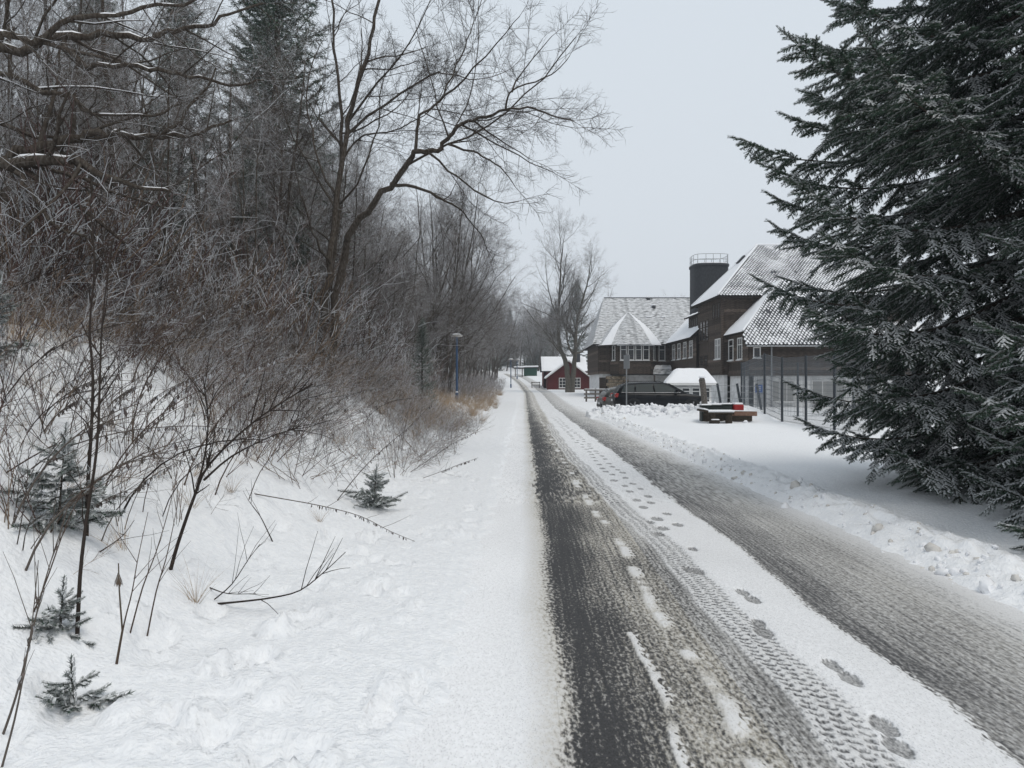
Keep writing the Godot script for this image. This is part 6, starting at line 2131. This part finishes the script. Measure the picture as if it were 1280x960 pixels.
	for i in 800:
		var d := 3.2 + 33.0 * pow(r.randf(), 1.3)
		var x := road_x(d) + 3.62 + r.randfn(0.0, 0.2)
		var k := r.randf_range(0.3, 1.1) * (2.4 if r.randf() < 0.07 else 1.0)
		var xf := Transform3D(Basis.from_euler(Vector3(r.randf(), r.randf() * TAU, r.randf())).scaled(Vector3(k, k * r.randf_range(0.8, 1.4), k)), on_land(x, d, 0.006 * k))
		if r.randf() < 0.25: cl2.append(xf)
		else: cl1.append(xf)
	for i in 420:
		var t := r.randf()
		var x := lerpf(4.4, 9.4, t) + r.randfn(0.0, 0.3); var d := lerpf(37.0, 33.0, t) - absf(r.randfn(0.0, 1.1))
		var k := r.randf_range(1.5, 5.0)
		cl1.append(Transform3D(Basis.from_euler(Vector3(r.randf(), r.randf() * TAU, r.randf())).scaled(Vector3(k, k, k)), on_land(x, d)))
	var sc := thing("snow_clods", "loose clods of ploughed snow along the right edge of the road and on the heap", "snow")
	sc.set_meta("kind", "stuff")
	swarm("clean_clods", clump, cl1, sc)
	swarm("gritty_clods", dirty, cl2, sc)
	for i in 3: shoots["arm%d" % i] = make_shoot(170 + i, 0.72, 1.7, 3 + i, 70, 1.0, true)
	for q in [[72, 655, 0.62, 0.46, "small frosted spruce with a bare upright leader, highest of those in the foreground snow"], [74, 785, 0.24, 0.27, "low snowed-in spruce seedling under the tall dark stems"],
			[92, 885, 0.2, 0.28, "nearest snowed-in spruce seedling at the lower left"], [466, 632, 0.46, 0.46, "low bushy spruce on the slope near the verge under arching weeds"], [-22, 450, 0.7, 0.42, "frosted young spruce cut by the left edge on the crest"]]:
		var o := little_spruce(600 + int(q[0]), q[2], q[3])
		o.name = numbered("spruce_seedling")
		add_child(o)
		o.position = hit(q[0], q[1]) - Vector3(0, 0.08, 0)
		tag(o, q[4], "tree", "little spruces in the snow")


func _ready() -> void:
	# camera
	var cam := Camera3D.new()
	cam.name = "camera"
	add_child(cam)
	cam.position = Vector3(0, EYE, 0)
	cam.fov = rad_to_deg(2.0 * atan(480.0 / PX))
	cam.near = 0.05
	cam.far = 2000.0
	cam.current = true
	# overcast sky
	var env := Environment.new()
	env.background_mode = Environment.BG_SKY
	var sky := Sky.new()
	var ps := ProceduralSkyMaterial.new()
	ps.sky_top_color = Color(0.815, 0.852, 0.888)
	ps.sky_horizon_color = Color(0.835, 0.857, 0.882)
	ps.sky_curve = 0.25
	ps.ground_bottom_color = Color(0.72, 0.73, 0.75)
	ps.ground_horizon_color = Color(0.835, 0.857, 0.882)
	ps.sun_angle_max = 0.0
	sky.sky_material = ps
	env.sky = sky
	env.tonemap_mode = Environment.TONE_MAPPER_LINEAR
	env.tonemap_exposure = 1.09
	env.sdfgi_enabled = true
	env.ssao_enabled = true
	env.ssil_enabled = true
	env.fog_enabled = true
	env.fog_density = 0.001
	env.fog_light_color = Color(0.84, 0.87, 0.905)
	var we := WorldEnvironment.new()
	we.name = "environment"
	we.environment = env
	add_child(we)
	# the sun behind thick cloud
	var sun := DirectionalLight3D.new()
	sun.name = "sun"
	sun.light_energy = 0.4
	sun.light_color = Color(1.0, 0.985, 0.96)
	sun.light_angular_distance = 30.0
	sun.shadow_enabled = true
	sun.rotation_degrees = Vector3(-62, 35, 0)
	add_child(sun)

	var t0 := Time.get_ticks_msec()
	setup_noise()
	build_materials()
	build_ground()
	print("ground ", Time.get_ticks_msec() - t0)
	build_road()
	print("road ", Time.get_ticks_msec() - t0)
	build_timber_house()
	build_far_houses()
	build_car("estate_car", "black estate car parked behind the snow heap, tail towards the road", M.car_black, Vector3(7.28, 0.16, -38.0), 0.0, true)
	build_car("parked_car", "grey car half hidden behind the black estate car", M.car_grey, Vector3(7.0, -0.08, -41.6), 0.1, false)
	build_fence()
	build_roadside()
	print("built things ", Time.get_ticks_msec() - t0)
	build_wood()
	print("wood ", Time.get_ticks_msec() - t0)
	build_big_spruce()
	print("spruce ", Time.get_ticks_msec() - t0)
	build_brush()
	print("brush ", Time.get_ticks_msec() - t0)
